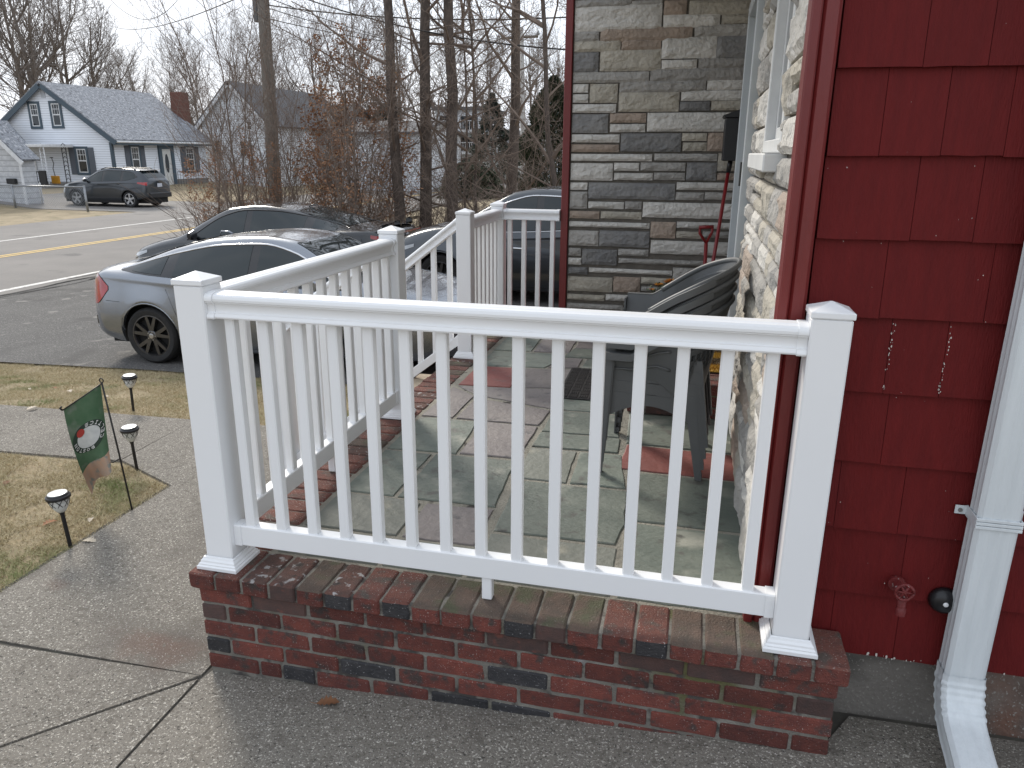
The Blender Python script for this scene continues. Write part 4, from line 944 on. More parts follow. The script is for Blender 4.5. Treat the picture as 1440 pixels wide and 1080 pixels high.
# ---------------------------------------------------------------- cars
m_tyre = mat('tyre rubber', (.014, .014, .015), (.022, .022, .022), 30, .8)
m_cglass = mat('car window glass', (.016, .024, .026), (.022, .03, .033), 1.5, .03, spec=.55)
m_chrome = mat('chrome trim', (.72, .73, .75), rough=.12, metal=1)
m_gap = mat('panel gap', (.008, .008, .008), rough=.8)
m_gloss = mat('gloss black trim', (.008, .008, .009), rough=.12, coat=.5)
m_red_l = mat('red lamp lens', (.42, .012, .015), (.30, .008, .012), 10, .1, coat=1); m_clear = mat('clear lamp lens', (.55, .58, .6), (.4, .42, .44), 10, .08, coat=1)
m_alloy = mat('silver alloy', (.55, .56, .58), rough=.3, metal=.9); m_dalloy = mat('dark alloy', (.13, .13, .135), rough=.3, metal=.85)
class Car:
    def __init__(s, sp): s.p = sp; s.cache = {}
    def zb(s, x):
        p = s.p; z = interp(p['sill'], x)
        for xa in p['axles']:
            d = abs(x-xa)
            if d < p['arch']: z = max(z, p['wr']+math.sqrt(p['arch']**2-d*d)-.0)
        return z
    def sec(s, x):
        k = round(x, 4)
        if k in s.cache: return s.cache[k]
        p = s.p; zb = s.zb(x); wm = crom(p['wmax'], x); ws = crom(p['wsh'], x); zs = crom(p['zsh'], x); wr = crom(p['wroof'], x); zr = crom(p['zroof'], x); zc = crom(p['zc'], x)
        zr = min(zr, zc-.004); zs = min(zs, zr-.004)
        pts = [(wm-.055, zb), (wm-.012, max(zb+.012, min(.36, zs-.05))), (wm, max(zb+.03, min(.56, zs-.03))), (min(wm-.008, ws+.03), max(zb+.05, zs-.10)), (ws, max(zb+.07, zs)), (wr, max(zr, zb+.09)), (wr*.62, zc-.25*(zc-zr)), (0, zc)]
        q = []; n = len(pts); sub = 4
        for i in range(n-1):
            p0 = pts[max(0, i-1)]; p1 = pts[i]; p2 = pts[i+1]; p3 = pts[min(n-1, i+2)]
            if i+1 == n-1: p3 = (-pts[n-2][0], pts[n-2][1])
            kk = .5 if i not in (4,) else .32
            for j in range(sub):
                t = j/sub
                def h(a):
                    m0 = kk*(p2[a]-p0[a]); m1 = kk*(p3[a]-p1[a])
                    return (2*t**3-3*t*t+1)*p1[a]+(t**3-2*t*t+t)*m0+(-2*t**3+3*t*t)*p2[a]+(t**3-t*t)*m1
                q.append((max(0, h(0)), h(1)))
        q.append((0, zc)); s.cache[k] = q; return q
    def side(s, x, z):
        q = s.sec(x); best = q[0][0]
        for a, b in zip(q, q[1:]):
            if (a[1]-z)*(b[1]-z) <= 0 and abs(b[1]-a[1]) > 1e-9: return a[0]+(b[0]-a[0])*(z-a[1])/(b[1]-a[1])
        return best
    def top(s, x, y):
        q = s.sec(x); y = abs(y)
        for a, b in zip(reversed(q), list(reversed(q))[1:]):
            if (a[0]-y)*(b[0]-y) <= 0 and abs(b[0]-a[0]) > 1e-9: return a[1]+(b[1]-a[1])*(y-a[0])/(b[0]-a[0])
        return q[-1][1]
    def sidegrid(s, name, m_, x0, x1, zl, zh, off, parent, sides=(-1, 1), nu=14, nv=6):
        for sg in sides:
            mb = MB()
            def f(a, b):
                x = x0+(x1-x0)*a; lo, hi = crom(zl, x), crom(zh, x); z = lo+(hi-lo)*b; e = .01
                y = s.side(x, z); d = (s.side(x, z+e)-s.side(x, z-e))/(2*e); nl = math.hypot(1, d)
                return (x, sg*(y+off/nl), z-off*d/nl)
            mb.grid(f, nu, nv); mb.build(name, m_, parent, smooth=True)
    def topgrid(s, name, m_, rows, off, parent, nv=14):
        mb = MB(); n = len(rows)
        def f(a, b):
            i = a*(n-1); k = min(n-2, int(i)); t = i-k; x = rows[k][0]+(rows[k+1][0]-rows[k][0])*t; w_ = rows[k][1]+(rows[k+1][1]-rows[k][1])*t
            y = (b*2-1)*w_; bow = s.p.get('bow', .05)*(1-(b*2-1)**2)*rows[k][2] if len(rows[k]) > 2 else 0
            x += bow; e = .01; z = s.top(x, y); d = (s.top(x+e, y)-s.top(x-e, y))/(2*e); nl = math.hypot(1, d)
            return (x-off*d/nl, y, z+off/nl)
        mb.grid(f, (n-1)*4, nv); return mb.build(name, m_, parent, smooth=True)
    def sideline(s, mb, pts, r_, sg, off=.0):
        mb.tube([(x, sg*(s.side(x, z)+off), z) for x, z in pts], r_, 4, False)
def make_wheel(par, x, y, R_, rim_r, wd, spokes, m_sp, style, sg):
    t = MB(); hw = wd/2
    t.lathe([(rim_r-.005, -hw+.01), (rim_r+.01, -hw), (R_-.03, -hw-.004), (R_-.008, -hw+.015), (R_, -hw+.04), (R_, hw-.04), (R_-.008, hw-.015), (R_-.03, hw+.004), (rim_r+.01, hw), (rim_r-.005, hw-.01)], 40, axis='y')
    t.f = t.f[:-2]; wh = t.build('wheel', m_tyre, par, smooth=40, loc=(x, y, R_))
    o = sg*hw
    rb = MB(); f0 = lambda L_: [(r_, o+sg*z) for r_, z in L_]
    pr = f0([(rim_r-.002, -.012), (rim_r+.004, -.004), (rim_r-.008, -.003), (rim_r-.016, -.02), (rim_r-.03, -.10)]); rb.lathe(pr, 40, axis='y'); rb.f = rb.f[:-2]
    for k in range(spokes):
        for dv_ in ((-.16, .10) if style == 2 else (0,)):
            a = 2*math.pi*k/spokes+.3; a1 = a+dv_*1.9
            c0, c1 = Vector((math.cos(a), 0, math.sin(a))), Vector((math.cos(a1), 0, math.sin(a1))); s0 = Vector((-math.sin(a1), 0, math.cos(a1)))
            w0, w1 = (.022, .017) if style == 2 else (.036, .042)
            p0 = c0*.045; p1 = c1*(rim_r-.012)
            v = [p0-s0*w0, p0+s0*w0, p1+s0*w1, p1-s0*w1]
            vv = [Vector((q.x, o-sg*.012+sg*(.0 if i < 2 else .004), q.z)) for i, q in enumerate(v)]+[Vector((q.x, o-sg*.05, q.z)) for q in v]
            rb.add(vv, [(0, 1, 2, 3), (4, 7, 6, 5), (0, 4, 5, 1), (1, 5, 6, 2), (2, 6, 7, 3), (3, 7, 4, 0)])
    rb.lathe(f0([(.062, -.055), (.062, -.014), (.05, -.008), (.03, -.007)]), 20, axis='y')
    rb.build('rim', m_sp, wh)
    MB().lathe(f0([(rim_r-.02, -.075), (rim_r-.02, -.07)]), 24, axis='y').build('brake_disc', m_gap, wh)
    hb = MB(); hb.lathe(f0([(.030, -.007), (.029, -.003), (.02, -.0015)]), 16, axis='y')
    for k in range(5): a = 2*math.pi*k/5; hb.lathe(f0([(.008, -.012), (.007, -.005)]), 6, (.047*math.cos(a), 0, .047*math.sin(a)), 'y')
    hb.build('hub_cap', m_alloy, wh)
def make_car(label, sp, paint, loc, heading, pitch=0):
    c = Car(sp); t = thing('parked_car', label, 'car', loc, 0, 'cars parked around the house'); t.rotation_euler = (0, -pitch, heading); t.scale = (sp.get('scale', 1),)*3
    x0, x1 = sp['zc'][0][0], sp['zc'][-1][0]
    xs = set(frange(x0, x1, int((x1-x0)/.045)))
    for xa in sp['axles']:
        xs |= {xa+sp['arch']*q for q in (-1.0001, -.999, -.985, -.96, -.9, .9, .96, .985, .999, 1.0001)}
    xs = sorted(xs); mb = MB(); S = [c.sec(x) for x in xs]; n = len(S[0])
    for x, q in zip(xs, S): mb.v += [(x, y, z) for y, z in q]+[(x, -y, z) for y, z in q[:-1]]
    m2 = 2*n-1
    for i in range(len(xs)-1):
        for j in range(n-1):
            mb.f.append((i*m2+j, (i+1)*m2+j, (i+1)*m2+j+1, i*m2+j+1))
            L_ = lambda k: n+k if k < n-1 else n-1
            mb.f.append((i*m2+L_(j), i*m2+L_(j+1), (i+1)*m2+L_(j+1), (i+1)*m2+L_(j)))
    for i in (0, len(xs)-1): mb.f.append(tuple(i*m2+j for j in range(n))+tuple(i*m2+n+j for j in range(n-2, -1, -1)))
    body = mb.build('body', paint, t, smooth=38)
    um = MB(); w_ = crom(sp['wmax'], 0)
    um.box(x0+.12, x1-.12, -w_+.28, w_-.28, .17, .62); um.box(sp['axles'][0]+sp['arch'], sp['axles'][1]-sp['arch'], -w_+.06, w_-.06, .175, .3); um.build('underbody', m_gap, t)
    for xa in sp['axles']:
        for sg in (-1, 1):
            lip = MB(); lip.tube([(xa+sp['arch']*math.cos(a), sg*(c.side(max(x0, min(x1, xa+sp['arch']*math.cos(a)*.99)), sp['wr']+sp['arch']*math.sin(a)+.02)-.006), sp['wr']+sp['arch']*math.sin(a)) for a in frange(.12, math.pi-.12, 20)], .011 if not sp.get('clad') else .03, 5, False); lip.build('arch_lip', sp.get('clad') or paint, t, smooth=True)
            make_wheel(t, xa, sg*(w_-.125), sp['wr']-.005, sp['rim'], .215, *sp['spokes'], sg)
    d = sp['dlo']; c.sidegrid('window_surround', m_gloss, d['x'][0], d['x'][1], d['lo'], d['hi'], .0035, t)
    for a, b in d['panes']:
        ins = .016; lo = [(x, z+ins) for x, z in d['lo']]; hi = [(x, z-ins) for x, z in d['hi']]; c.sidegrid('window', m_cglass, a, b, lo, hi, .0065, t)
    for sg in (-1, 1):
        mb = MB(); c.sideline(mb, [(x, crom(d['hi'], x)) for x in frange(d['x'][0], d['x'][1], 30)], .013, sg, .004); 
        if d.get('lower'): c.sideline(mb, [(x, crom(d['lo'], x)) for x in frange(d['x'][0], d['x'][1], 20)], .007, sg, .004)
        mb.build('window_trim', sp.get('trim', m_chrome), t, smooth=True)
        for ln in sp['gaps']: mb = MB(); c.sideline(mb, ln, .0035, sg, .0); mb.build('door_gap', m_gap, t)
        for hx, hz in sp['handles']:
            y = c.side(hx, hz); mb = MB(); mb.tube([(hx-.10, sg*(y+.004), hz-.004), (hx-.07, sg*(y+.03), hz), (hx+.07, sg*(y+.03), hz+.004), (hx+.10, sg*(y+.004), hz+.004)], [.010, .013, .013, .010], 8, flat=.6); mb.build('door_handle', (sp.get('trim_h') or paint), t, smooth=True)
        mx, mz = sp['mirror']; y = c.side(mx, mz); mb = MB()
        mb.tube([(mx, sg*(y-.02), mz), (mx-.02, sg*(y+.06), mz+.02), (mx-.02, sg*(y+.10), mz+.05), (mx-.02, sg*(y+.22), mz+.045)], [.03, .04, .085, .05], 12, flat=.75, up=(0, 0, 1)); mb.build('mirror', sp.get('mirror_m', paint), t, smooth=50)
    c.topgrid('windshield', m_cglass, sp['wind'], .006, t); c.topgrid('rear_window', m_cglass, sp['rear'], .006, t)
    for nm, m_, a, b, lo, hi in sp['lamps']: c.sidegrid(nm, m_, a, b, lo, hi, .007, t, nu=10, nv=5)
    for f in sp.get('extra', ()): f(c, t, paint)
    return t
def plate(c, t, x, z, face):
    MB().box(x-.004, x+.004, -.15, .15, z-.075, z+.075, .003).build('number_plate', mat('white number plate', (.6, .61, .62), (.4, .42, .5), 40, .5), t)
# -- silver saloon with a fastback roof
civic = dict(axles=(-1.35, 1.35), arch=.368, wr=.325, rim=.232, spokes=(5, m_dalloy, 2), sill=[(-2.37, .42), (-2.2, .30), (-1.8, .24), (-1.0, .19), (1.0, .19), (1.9, .2), (2.25, .25)],
  wmax=[(-2.37, .52), (-2.33, .68), (-2.22, .80), (-2.0, .865), (-1.35, .905), (0, .895), (1.35, .905), (1.85, .86), (2.1, .73), (2.22, .56), (2.27, .36)],
  wsh=[(-2.37, .48), (-2.33, .62), (-2.22, .72), (-2.0, .785), (-1.35, .84), (-.4, .855), (.6, .85), (1.2, .82), (1.85, .78), (2.1, .66), (2.27, .3)],
  zsh=[(-2.37, .82), (-2.3, .93), (-2.0, 1.0), (-1.35, .985), (-.6, .935), (.3, .895), (1.1, .875), (1.7, .78), (2.1, .66), (2.27, .5)],
  wroof=[(-2.37, .42), (-2.3, .56), (-2.0, .63), (-1.6, .62), (-1.0, .575), (-.3, .575), (.3, .59), (.8, .66), (1.2, .72), (1.85, .68), (2.1, .55), (2.27, .22)],
  zroof=[(-2.37, .86), (-2.3, 1.0), (-2.0, 1.05), (-1.65, 1.085), (-1.1, 1.245), (-.6, 1.335), (-.1, 1.365), (.3, 1.33), (.75, 1.14), (1.15, .955), (1.6, .88), (2.05, .74), (2.27, .53)],
  zc=[(-2.37, .90), (-2.3, 1.03), (-2.0, 1.085), (-1.7, 1.125), (-1.1, 1.305), (-.6, 1.395), (-.1, 1.415), (.3, 1.375), (.75, 1.18), (1.15, .985), (1.6, .925), (2.05, .79), (2.2, .68), (2.27, .56)],
  dlo=dict(x=(-1.72, .98), lo=[(-1.72, 1.03), (-1.4, 1.0), (-.6, .955), (.3, .915), (.98, .905)], hi=[(-1.72, 1.042), (-1.4, 1.135), (-1.0, 1.235), (-.5, 1.318), (0, 1.338), (.35, 1.27), (.98, .915)], panes=[(-1.56, -1.16), (-1.02, -.12), (-.02, .84)]),
  gaps=[[(-.07, .95), (-.08, .6), (-.06, .24)], [(-1.12, 1.0), (-1.08, .85), (-.98, .60), (-.90, .42), (-.9, .24)], [(.9, .92), (.92, .7), (.86, .24)], [(-.9, .235), (0, .232), (.86, .235)], [(-2.28, .66), (-1.95, .70), (-1.7, .695)], [(-2.05, 1.03), (-1.98, .9), (-2.05, .70)]],
  handles=[(-.86, .80), (.18, .775)], mirror=(.78, .93), trim_h=None, wind=[(1.13, .70, 1), (.75, .62, 1), (.36, .54, .4)], rear=[(-1.66, .57, -1), (-1.2, .53, -1), (-.78, .50, -.6)],
  lamps=[('tail_lamp', m_red_l, -2.345, -1.9, [(-2.345, .64), (-2.15, .66), (-1.9, .82)], [(-2.345, .92), (-2.15, .985), (-1.9, .86)]), ('head_lamp', m_clear, 1.75, 2.2, [(1.75, .72), (2.2, .58)], [(1.75, .76), (2.2, .66)])])
def civic_x(c, t, paint):
    mb = MB(); mb.tube([(-.75, 0, c.top(-.75, 0)+.0), (-.80, 0, c.top(-.8, 0)+.03), (-.9, 0, c.top(-.9, 0)+.055), (-.93, 0, c.top(-.93, 0)+.0)], [.01, .012, .008, .006], 8); mb.build('antenna_fin', paint, t, smooth=True)
    rx_ = c.p['zc'][0][0]; plate(c, t, rx_-.005, .72, -1)
    for sg in (-1, 1): 
        mb = MB(); mb.box(rx_+.07, rx_+.17, sg*.70, sg*.79, .40, .53, .02); mb.build('bumper_vent', m_gloss, t)
        mb = MB(); mb.tube([(rx_, sg*.60, .37), (rx_+.06, sg*.74, .375), (rx_+.2, sg*.82, .36)], .012, 6); mb.build('bumper_trim', m_chrome, t, smooth=True)
    for k in (-1, 1):                                  # wipers
        mb = MB(); mb.tube([(1.12, .1+.3*k, c.top(1.12, .1+.3*k)+.02), (1.02, .35*k-.1, c.top(1.02, .35*k-.1)+.02)], .008, 5); mb.build('wiper', m_blk, t)
    MB().grid(lambda a, b: (1.16+.10*a, (b*2-1)*.66, c.top(1.16+.10*a, (b*2-1)*.66)+.004), 3, 12).build('cowl', m_blk, t)
civic['scale'] = .955; civic['extra'] = [civic_x]; civic['trim_h'] = m_chrome
m_silver = mat('silver metallic paint', (.25, .27, .30), (.24, .26, .29), 2, .26, metal=.75, coat=1)
m_black = mat('black metallic paint', (.010, .012, .015), (.012, .014, .017), 2, .2, metal=.3, coat=1)
m_dgrey = mat('dark grey metallic paint', (.045, .052, .06), (.05, .057, .065), 2, .28, metal=.6, coat=1)
m_blue = mat('dark slate metallic paint', (.032, .038, .046), (.035, .041, .05), 2, .28, metal=.6, coat=1)
def ground_car(x, y, head, wb):
    dx_, dy_ = math.cos(head), math.sin(head); z1 = g(x+dx_*wb/2, y+dy_*wb/2); z0 = g(x-dx_*wb/2, y-dy_*wb/2)
    return (x, y, (z0+z1)/2+.012), math.atan2(z1-z0, wb)
def park(label, sp, paint, x, y, head):
    l, p = ground_car(x, y, head, sp['axles'][1]-sp['axles'][0]); return make_car(label, sp, paint, l, head, p)
def shorten(sp, x0, k):
    f = lambda x: x0+(x-x0)*k if x < x0 else x
    q = dict(sp)
    for key in ('wmax', 'wsh', 'zsh', 'wroof', 'zroof', 'zc', 'sill'): q[key] = [(f(a), b) for a, b in sp[key]]
    q['gaps'] = [[(f(a), b) for a, b in l] for l in sp['gaps']]
    q['lamps'] = [(n, m_, f(a), f(b), [(f(x), z) for x, z in lo], [(f(x), z) for x, z in hi]) for n, m_, a, b, lo, hi in sp['lamps']]
    return q
silver_car = shorten(civic, -1.72, .72)
park('silver saloon car with red tail lamps parked alongside the porch railing', silver_car, m_silver, -3.98+1.29, 4.80+.84, R(.5))
# -- black saloon, faces the street
el = {k: v for k, v in civic.items()}
el.update(scale=1, wr=.32, rim=.225, spokes=(5, m_alloy, 1), trim=m_gloss, trim_h=None, mirror=(.80, .94),
  zroof=[(-2.37, .90), (-2.3, .985), (-2.0, 1.02), (-1.65, 1.05), (-1.1, 1.20), (-.6, 1.31), (-.1, 1.355), (.3, 1.33), (.75, 1.16), (1.2, .95), (1.6, .87), (2.05, .74), (2.27, .53)],
  zc=[(-2.37, .95), (-2.3, 1.03), (-2.0, 1.06), (-1.7, 1.09), (-1.1, 1.255), (-.6, 1.37), (-.1, 1.405), (.3, 1.375), (.75, 1.20), (1.2, .975), (1.6, .915), (2.05, .78), (2.2, .68), (2.27, .56)],
  lamps=[('tail_lamp', m_red_l, -2.34, -2.12, [(-2.34, .84), (-2.12, .90)], [(-2.34, .90), (-2.12, .95)]), ('head_lamp', m_clear, 1.75, 2.2, [(1.75, .72), (2.2, .58)], [(1.75, .76), (2.2, .66)])])
def el_x(c, t, paint):
    mb = MB(); mb.tube([(-.75, 0, c.top(-.75, 0)), (-.80, 0, c.top(-.8, 0)+.03), (-.9, 0, c.top(-.9, 0)+.06), (-.93, 0, c.top(-.93, 0))], [.01, .012, .008, .006], 8); mb.build('antenna_fin', paint, t, smooth=True)
    mb = MB()
    mb.grid(lambda a, b: (-2.16-.24*a, (b*2-1)*(.70-.05*a), 1.095+.05*a-.03*abs(b*2-1)**3), 6, 16); mb.grid(lambda a, b: (-2.16-.24*a, (b*2-1)*(.70-.05*a), 1.075+.045*a-.03*abs(b*2-1)**3), 6, 16)
    for k in (-.5, 0, .5): mb.box(-2.30, -2.2, k-.02, k+.02, 1.02, 1.10)
    mb.build('spoiler', m_gloss, t, smooth=40)
    mb = MB(); mb.grid(lambda a, b: (-2.385-.012*math.sin(math.pi*b), (b*2-1)*.60, .82+.14*a), 4, 16); mb.build('tail_panel', m_gloss, t, smooth=True)
    lb = MB(); lb.box(-2.41, -2.392, -.55, .55, .925, .945, .003); lb.build('light_bar', m_red_l, t)
    em = MB(); cz = .885; em.tube([(-2.405, .065*math.cos(a), cz+.034*math.sin(a)) for a in frange(0, 6.2832, 21)], .005, 5)
    for k in (-1, 1): em.tube([(-2.406, k*.022-.006, cz-.026), (-2.406, k*.022+.006, cz+.026)], .005, 5)
    em.tube([(-2.406, -.02, cz), (-2.406, .02, cz)], .004, 5); em.build('badge', m_chrome, t, smooth=True)
    plate(c, t, -2.40, .70, -1)
el['extra'] = [el_x]
park('black saloon car with a rear spoiler parked facing the street', el, m_black, -5.15, 9.35, R(180))
# -- dark grey saloon behind the porch end
ac = {k: v for k, v in civic.items()}
ac.update(scale=1, wr=.335, rim=.225, spokes=(5, m_dalloy, 2), zc=[(x, z*1.10) for x, z in civic['zc']], zroof=[(x, z*1.10) for x, z in civic['zroof']], zsh=[(x, z*1.08) for x, z in civic['zsh']],
  dlo=dict(x=civic['dlo']['x'], lo=[(x, z*1.08) for x, z in civic['dlo']['lo']], hi=[(x, z*1.10-.003) for x, z in civic['dlo']['hi']], panes=civic['dlo']['panes'], lower=True), extra=[], mirror=(.74, 1.0),
  lamps=[('tail_lamp', m_red_l, -2.345, -2.05, [(-2.345, .74), (-2.05, .84)], [(-2.345, .95), (-2.05, .94)]), ('head_lamp', m_clear, 1.75, 2.2, [(1.75, .75), (2.2, .60)], [(1.75, .79), (2.2, .68)])])
park('dark grey saloon car with bright window trim beyond the far porch railing', ac, m_dgrey, -.55, 9.15, R(180))
# -- dark crossover across the street
su = dict(axles=(-1.335, 1.335), arch=.385, wr=.345, rim=.235, spokes=(5, m_alloy, 1), clad=m_blk, sill=[(-2.2, .45), (-1.9, .36), (-1.0, .27), (1.0, .27), (1.9, .3), (2.25, .36)],
  wmax=[(-2.22, .62), (-2.16, .76), (-2.0, .85), (-1.35, .90), (0, .89), (1.35, .90), (1.85, .86), (2.1, .74), (2.25, .45)],
  wsh=[(-2.22, .60), (-2.16, .72), (-2.0, .80), (-1.35, .85), (-.4, .855), (.6, .85), (1.2, .83), (1.85, .78), (2.1, .66), (2.25, .35)],
  zsh=[(-2.22, 1.02), (-2.0, 1.08), (-1.35, 1.08), (-.6, 1.05), (.3, 1.02), (1.0, 1.0), (1.7, .93), (2.1, .80), (2.25, .66)],
  wroof=[(-2.22, .55), (-2.16, .60), (-2.0, .62), (-1.7, .60), (-1.0, .60), (-.3, .60), (.3, .60), (.8, .66), (1.2, .72), (1.85, .68), (2.1, .56), (2.25, .25)],
  zroof=[(-2.22, 1.08), (-2.1, 1.22), (-1.9, 1.40), (-1.7, 1.50), (-1.0, 1.555), (-.4, 1.57), (.2, 1.51), (.65, 1.30), (1.1, 1.08), (1.6, 1.0), (2.05, .88), (2.25, .7)],
  zc=[(-2.22, 1.12), (-2.1, 1.26), (-1.9, 1.45), (-1.7, 1.55), (-1.0, 1.60), (-.4, 1.615), (.2, 1.555), (.65, 1.34), (1.1, 1.11), (1.6, 1.04), (2.05, .93), (2.2, .8), (2.25, .72)],
  dlo=dict(x=(-1.75, .92), lo=[(-1.75, 1.24), (-1.2, 1.10), (-.6, 1.075), (.3, 1.045), (.92, 1.03)], hi=[(-1.75, 1.27), (-1.45, 1.46), (-1.0, 1.50), (-.4, 1.515), (.1, 1.47), (.5, 1.30), (.92, 1.04)], panes=[(-1.62, -1.08), (-.96, -.12), (-.02, .80)]),
  gaps=[[(-.07, 1.06), (-.08, .6), (-.06, .32)], [(-1.05, 1.1), (-.98, .8), (-.9, .32)], [(.92, 1.0), (.92, .7), (.86, .32)]], handles=[(-.8, .95), (.2, .93)], mirror=(.74, 1.06), trim=m_gloss, trim_h=None,
  wind=[(1.08, .70, 1), (.65, .63, 1), (.24, .55, .4)], rear=[(-2.12, .55), (-2.0, .56), (-1.78, .53)],
  lamps=[('tail_lamp', m_red_l, -2.18, -1.80, [(-2.18, .92), (-1.80, 1.0)], [(-2.18, 1.05), (-1.80, 1.05)]), ('head_lamp', m_clear, 1.7, 2.15, [(1.7, .86), (2.15, .74)], [(1.7, .92), (2.15, .84)])])
def su_x(c, t, paint):
    for sg in (-1, 1):
        mb = MB(); mb.tube([(-1.6, sg*.56, c.top(-1.6, .56)+.005), (-1.4, sg*.55, c.top(-1.4, .55)+.04), (-.1, sg*.55, c.top(-.1, .55)+.04), (.15, sg*.56, c.top(.15, .56)+.005)], .016, 6); mb.build('roof_rail', m_blk, t, smooth=True)
    plate(c, t, -2.235, .92, -1)
    mb = MB(); mb.grid(lambda a, b: (-1.72-.22*a, (b*2-1)*.58, c.top(-1.72, (b*2-1)*.5)+.012-.02*a), 4, 10); mb.build('roof_spoiler', paint, t)
    MB().box(-2.27, -2.10, -.70, .70, .40, .62, .03).build('bumper', m_blk, t)
su['extra'] = [su_x]
pr_, pf_ = on_z(190, 292, -1.0), on_z(110, 290, -1.0)
park('dark grey crossover car with roof rails parked in front of the white house', su, m_blue, (pr_.x+pf_.x)/2-.1, (pr_.y+pf_.y)/2+.85, R(180))
# ---------------------------------------------------------------- houses across the street
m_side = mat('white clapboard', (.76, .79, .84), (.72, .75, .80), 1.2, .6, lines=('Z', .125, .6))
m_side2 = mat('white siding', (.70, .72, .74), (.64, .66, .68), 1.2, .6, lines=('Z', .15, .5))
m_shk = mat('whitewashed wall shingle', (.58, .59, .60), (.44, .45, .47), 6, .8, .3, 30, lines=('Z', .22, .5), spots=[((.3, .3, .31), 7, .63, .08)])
m_roofg = mat('grey asphalt roof shingle', (.27, .285, .31), (.17, .18, .20), 4, .9, .3, 40, stretch=(1.5, 1.5, 9), spots=[((.38, .39, .41), 9, .54, .08), ((.11, .115, .13), 7, .56, .08)])
m_roofd = mat('weathered dark roof', (.13, .13, .135), (.10, .10, .105), 7, .9, stretch=(3, 3, 9))
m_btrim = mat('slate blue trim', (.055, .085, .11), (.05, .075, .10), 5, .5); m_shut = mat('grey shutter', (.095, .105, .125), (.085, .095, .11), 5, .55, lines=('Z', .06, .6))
m_wt = mat('white trim', (.72, .73, .74), rough=.5); m_cdoor = mat('cream door', (.66, .66, .64), rough=.5)
m_chim = mat('chimney brick', (.17, .075, .055), (.12, .06, .045), 8, .9, lines=('Z', .075, .5)); m_found2 = mat('grey foundation', (.20, .19, .18), rough=.9)
def wall_fn(axis, pos, out):
    """maps (u, z, d) on a wall plane to world; axis 'y' = wall facing along y"""
    if axis == 'y': return lambda u, z, d: (u, pos+out*d, z)
    return lambda u, z, d: (pos+out*d, u, z)
def wbox(mb, fn, u0, u1, z0, z1, d0, d1):
    v = [fn(u, z, d) for u in (u0, u1) for z in (z0, z1) for d in (d0, d1)]
    return mb.add(v, [(0, 1, 3, 2), (4, 6, 7, 5), (0, 4, 5, 1), (2, 3, 7, 6), (0, 2, 6, 4), (1, 5, 7, 3)])
def window_at(par, fn, u0, u1, z0, z1, trim, tw=.1, shut=False, div=True):
    u0, u1 = min(u0, u1), max(u0, u1); z0, z1 = min(z0, z1), max(z0, z1)
    f = MB()
    for a, b, c, d in ((u0, u0+tw, z0, z1), (u1-tw, u1, z0, z1), (u0+tw, u1-tw, z1-tw, z1), (u0+tw, u1-tw, z0, z0+tw)): wbox(f, fn, a, b, c, d, .0, .05)
    w_ = f.build('window', trim, par); s = MB(); a, b, c, d = u0+tw, u1-tw, z0+tw, z1-tw; e = .055; mid = (c+d)/2
    for q in ((a, a+e, c, d), (b-e, b, c, d), (a+e, b-e, d-e, d), (a+e, b-e, c, c+e), (a+e, b-e, mid-.03, mid+.03)): wbox(s, fn, *q, .001, .035)
    if div:
        for k in (1, 2): uu = a+(b-a)*k/3; wbox(s, fn, uu-.007, uu+.007, mid+.03, d-e, .001, .028)
        wbox(s, fn, a+e, b-e, (mid+d)/2-.012, (mid+d)/2+.012, .001, .026)
    s.build('sash', m_wt, w_); p = MB(); wbox(p, fn, a+.01, b-.01, c+.01, d-.01, .003, .015); p.build('pane', m_glass, w_)
    if shut:
        sw = (u1-u0)*.42
        for q0 in (u0-sw-.02, u1+.02): h = MB(); wbox(h, fn, q0, q0+sw, z0+.03, z1-.05, .0, .045); h.build('shutter', m_shut, par)
    return w_
def zz(x, y): return x/4.8, 100+y/4.8
GY, GX = 35.07, -29.86
hs = thing('white_cape_house', 'white clapboard house with grey roof, slate trim and brick chimney', 'house', (-33, 39, -.65)); hs.location = (0, 0, 0)
YB = 43.45
mb = MB(); mb.prism([(-36.6, -.75), (GX, -.75), (GX, 1.95), (-33.73, 4.78), (-36.6, 2.82)], GY, YB, lambda a, b, c: (a, c, b)); mb.build('wall', m_side, hs)
def roof_slab(mb, p, q, y0, y1, th=.12):
    d = Vector((q[0]-p[0], q[1]-p[1])).normalized(); n = Vector((-d.y, d.x)); n = n if n.y > 0 else -n
    pts = [p, q, (q[0]+n.x*th, q[1]+n.y*th), (p[0]+n.x*th, p[1]+n.y*th)]; mb.prism(pts, y0, y1, lambda a, b, c: (a, c, b))
mb = MB(); roof_slab(mb, (-33.73, 4.80), (-29.42, 1.80), GY-.25, YB+.25); roof_slab(mb, (-33.73, 4.80), (-36.85, 2.68), GY-.25, YB+.25); rf = mb.build('roof', m_roofg, hs)
mb = MB(); roof_slab(mb, (-33.73, 4.56), (-29.44, 1.58), GY-.27, GY-.22, .26); roof_slab(mb, (-33.73, 4.56), (-36.83, 2.46), GY-.27, GY-.22, .26); mb.box(-29.40, -29.36, GY-.2, YB+.2, 1.62, 1.82); mb.build('fascia', m_btrim, rf)
MB().tube([(-29.33, GY-.2, 1.78), (-29.33, YB+.2, 1.78)], .06, 6).build('gutter', m_wt, rf)
cp = on_x(236, 128, -31.6); MB().box(-32.1, -31.2, YB+.05, YB+.75, -.7, cp.z, .02).build('chimney', m_chim, hs)
gy = wall_fn('y', GY, -1); gx = wall_fn('x', GX, 1)
def ry(a, b, c, d): p = on_y(*zz(a, b), GY); q = on_y(*zz(c, d), GY); return p.x, q.x, q.z, p.z
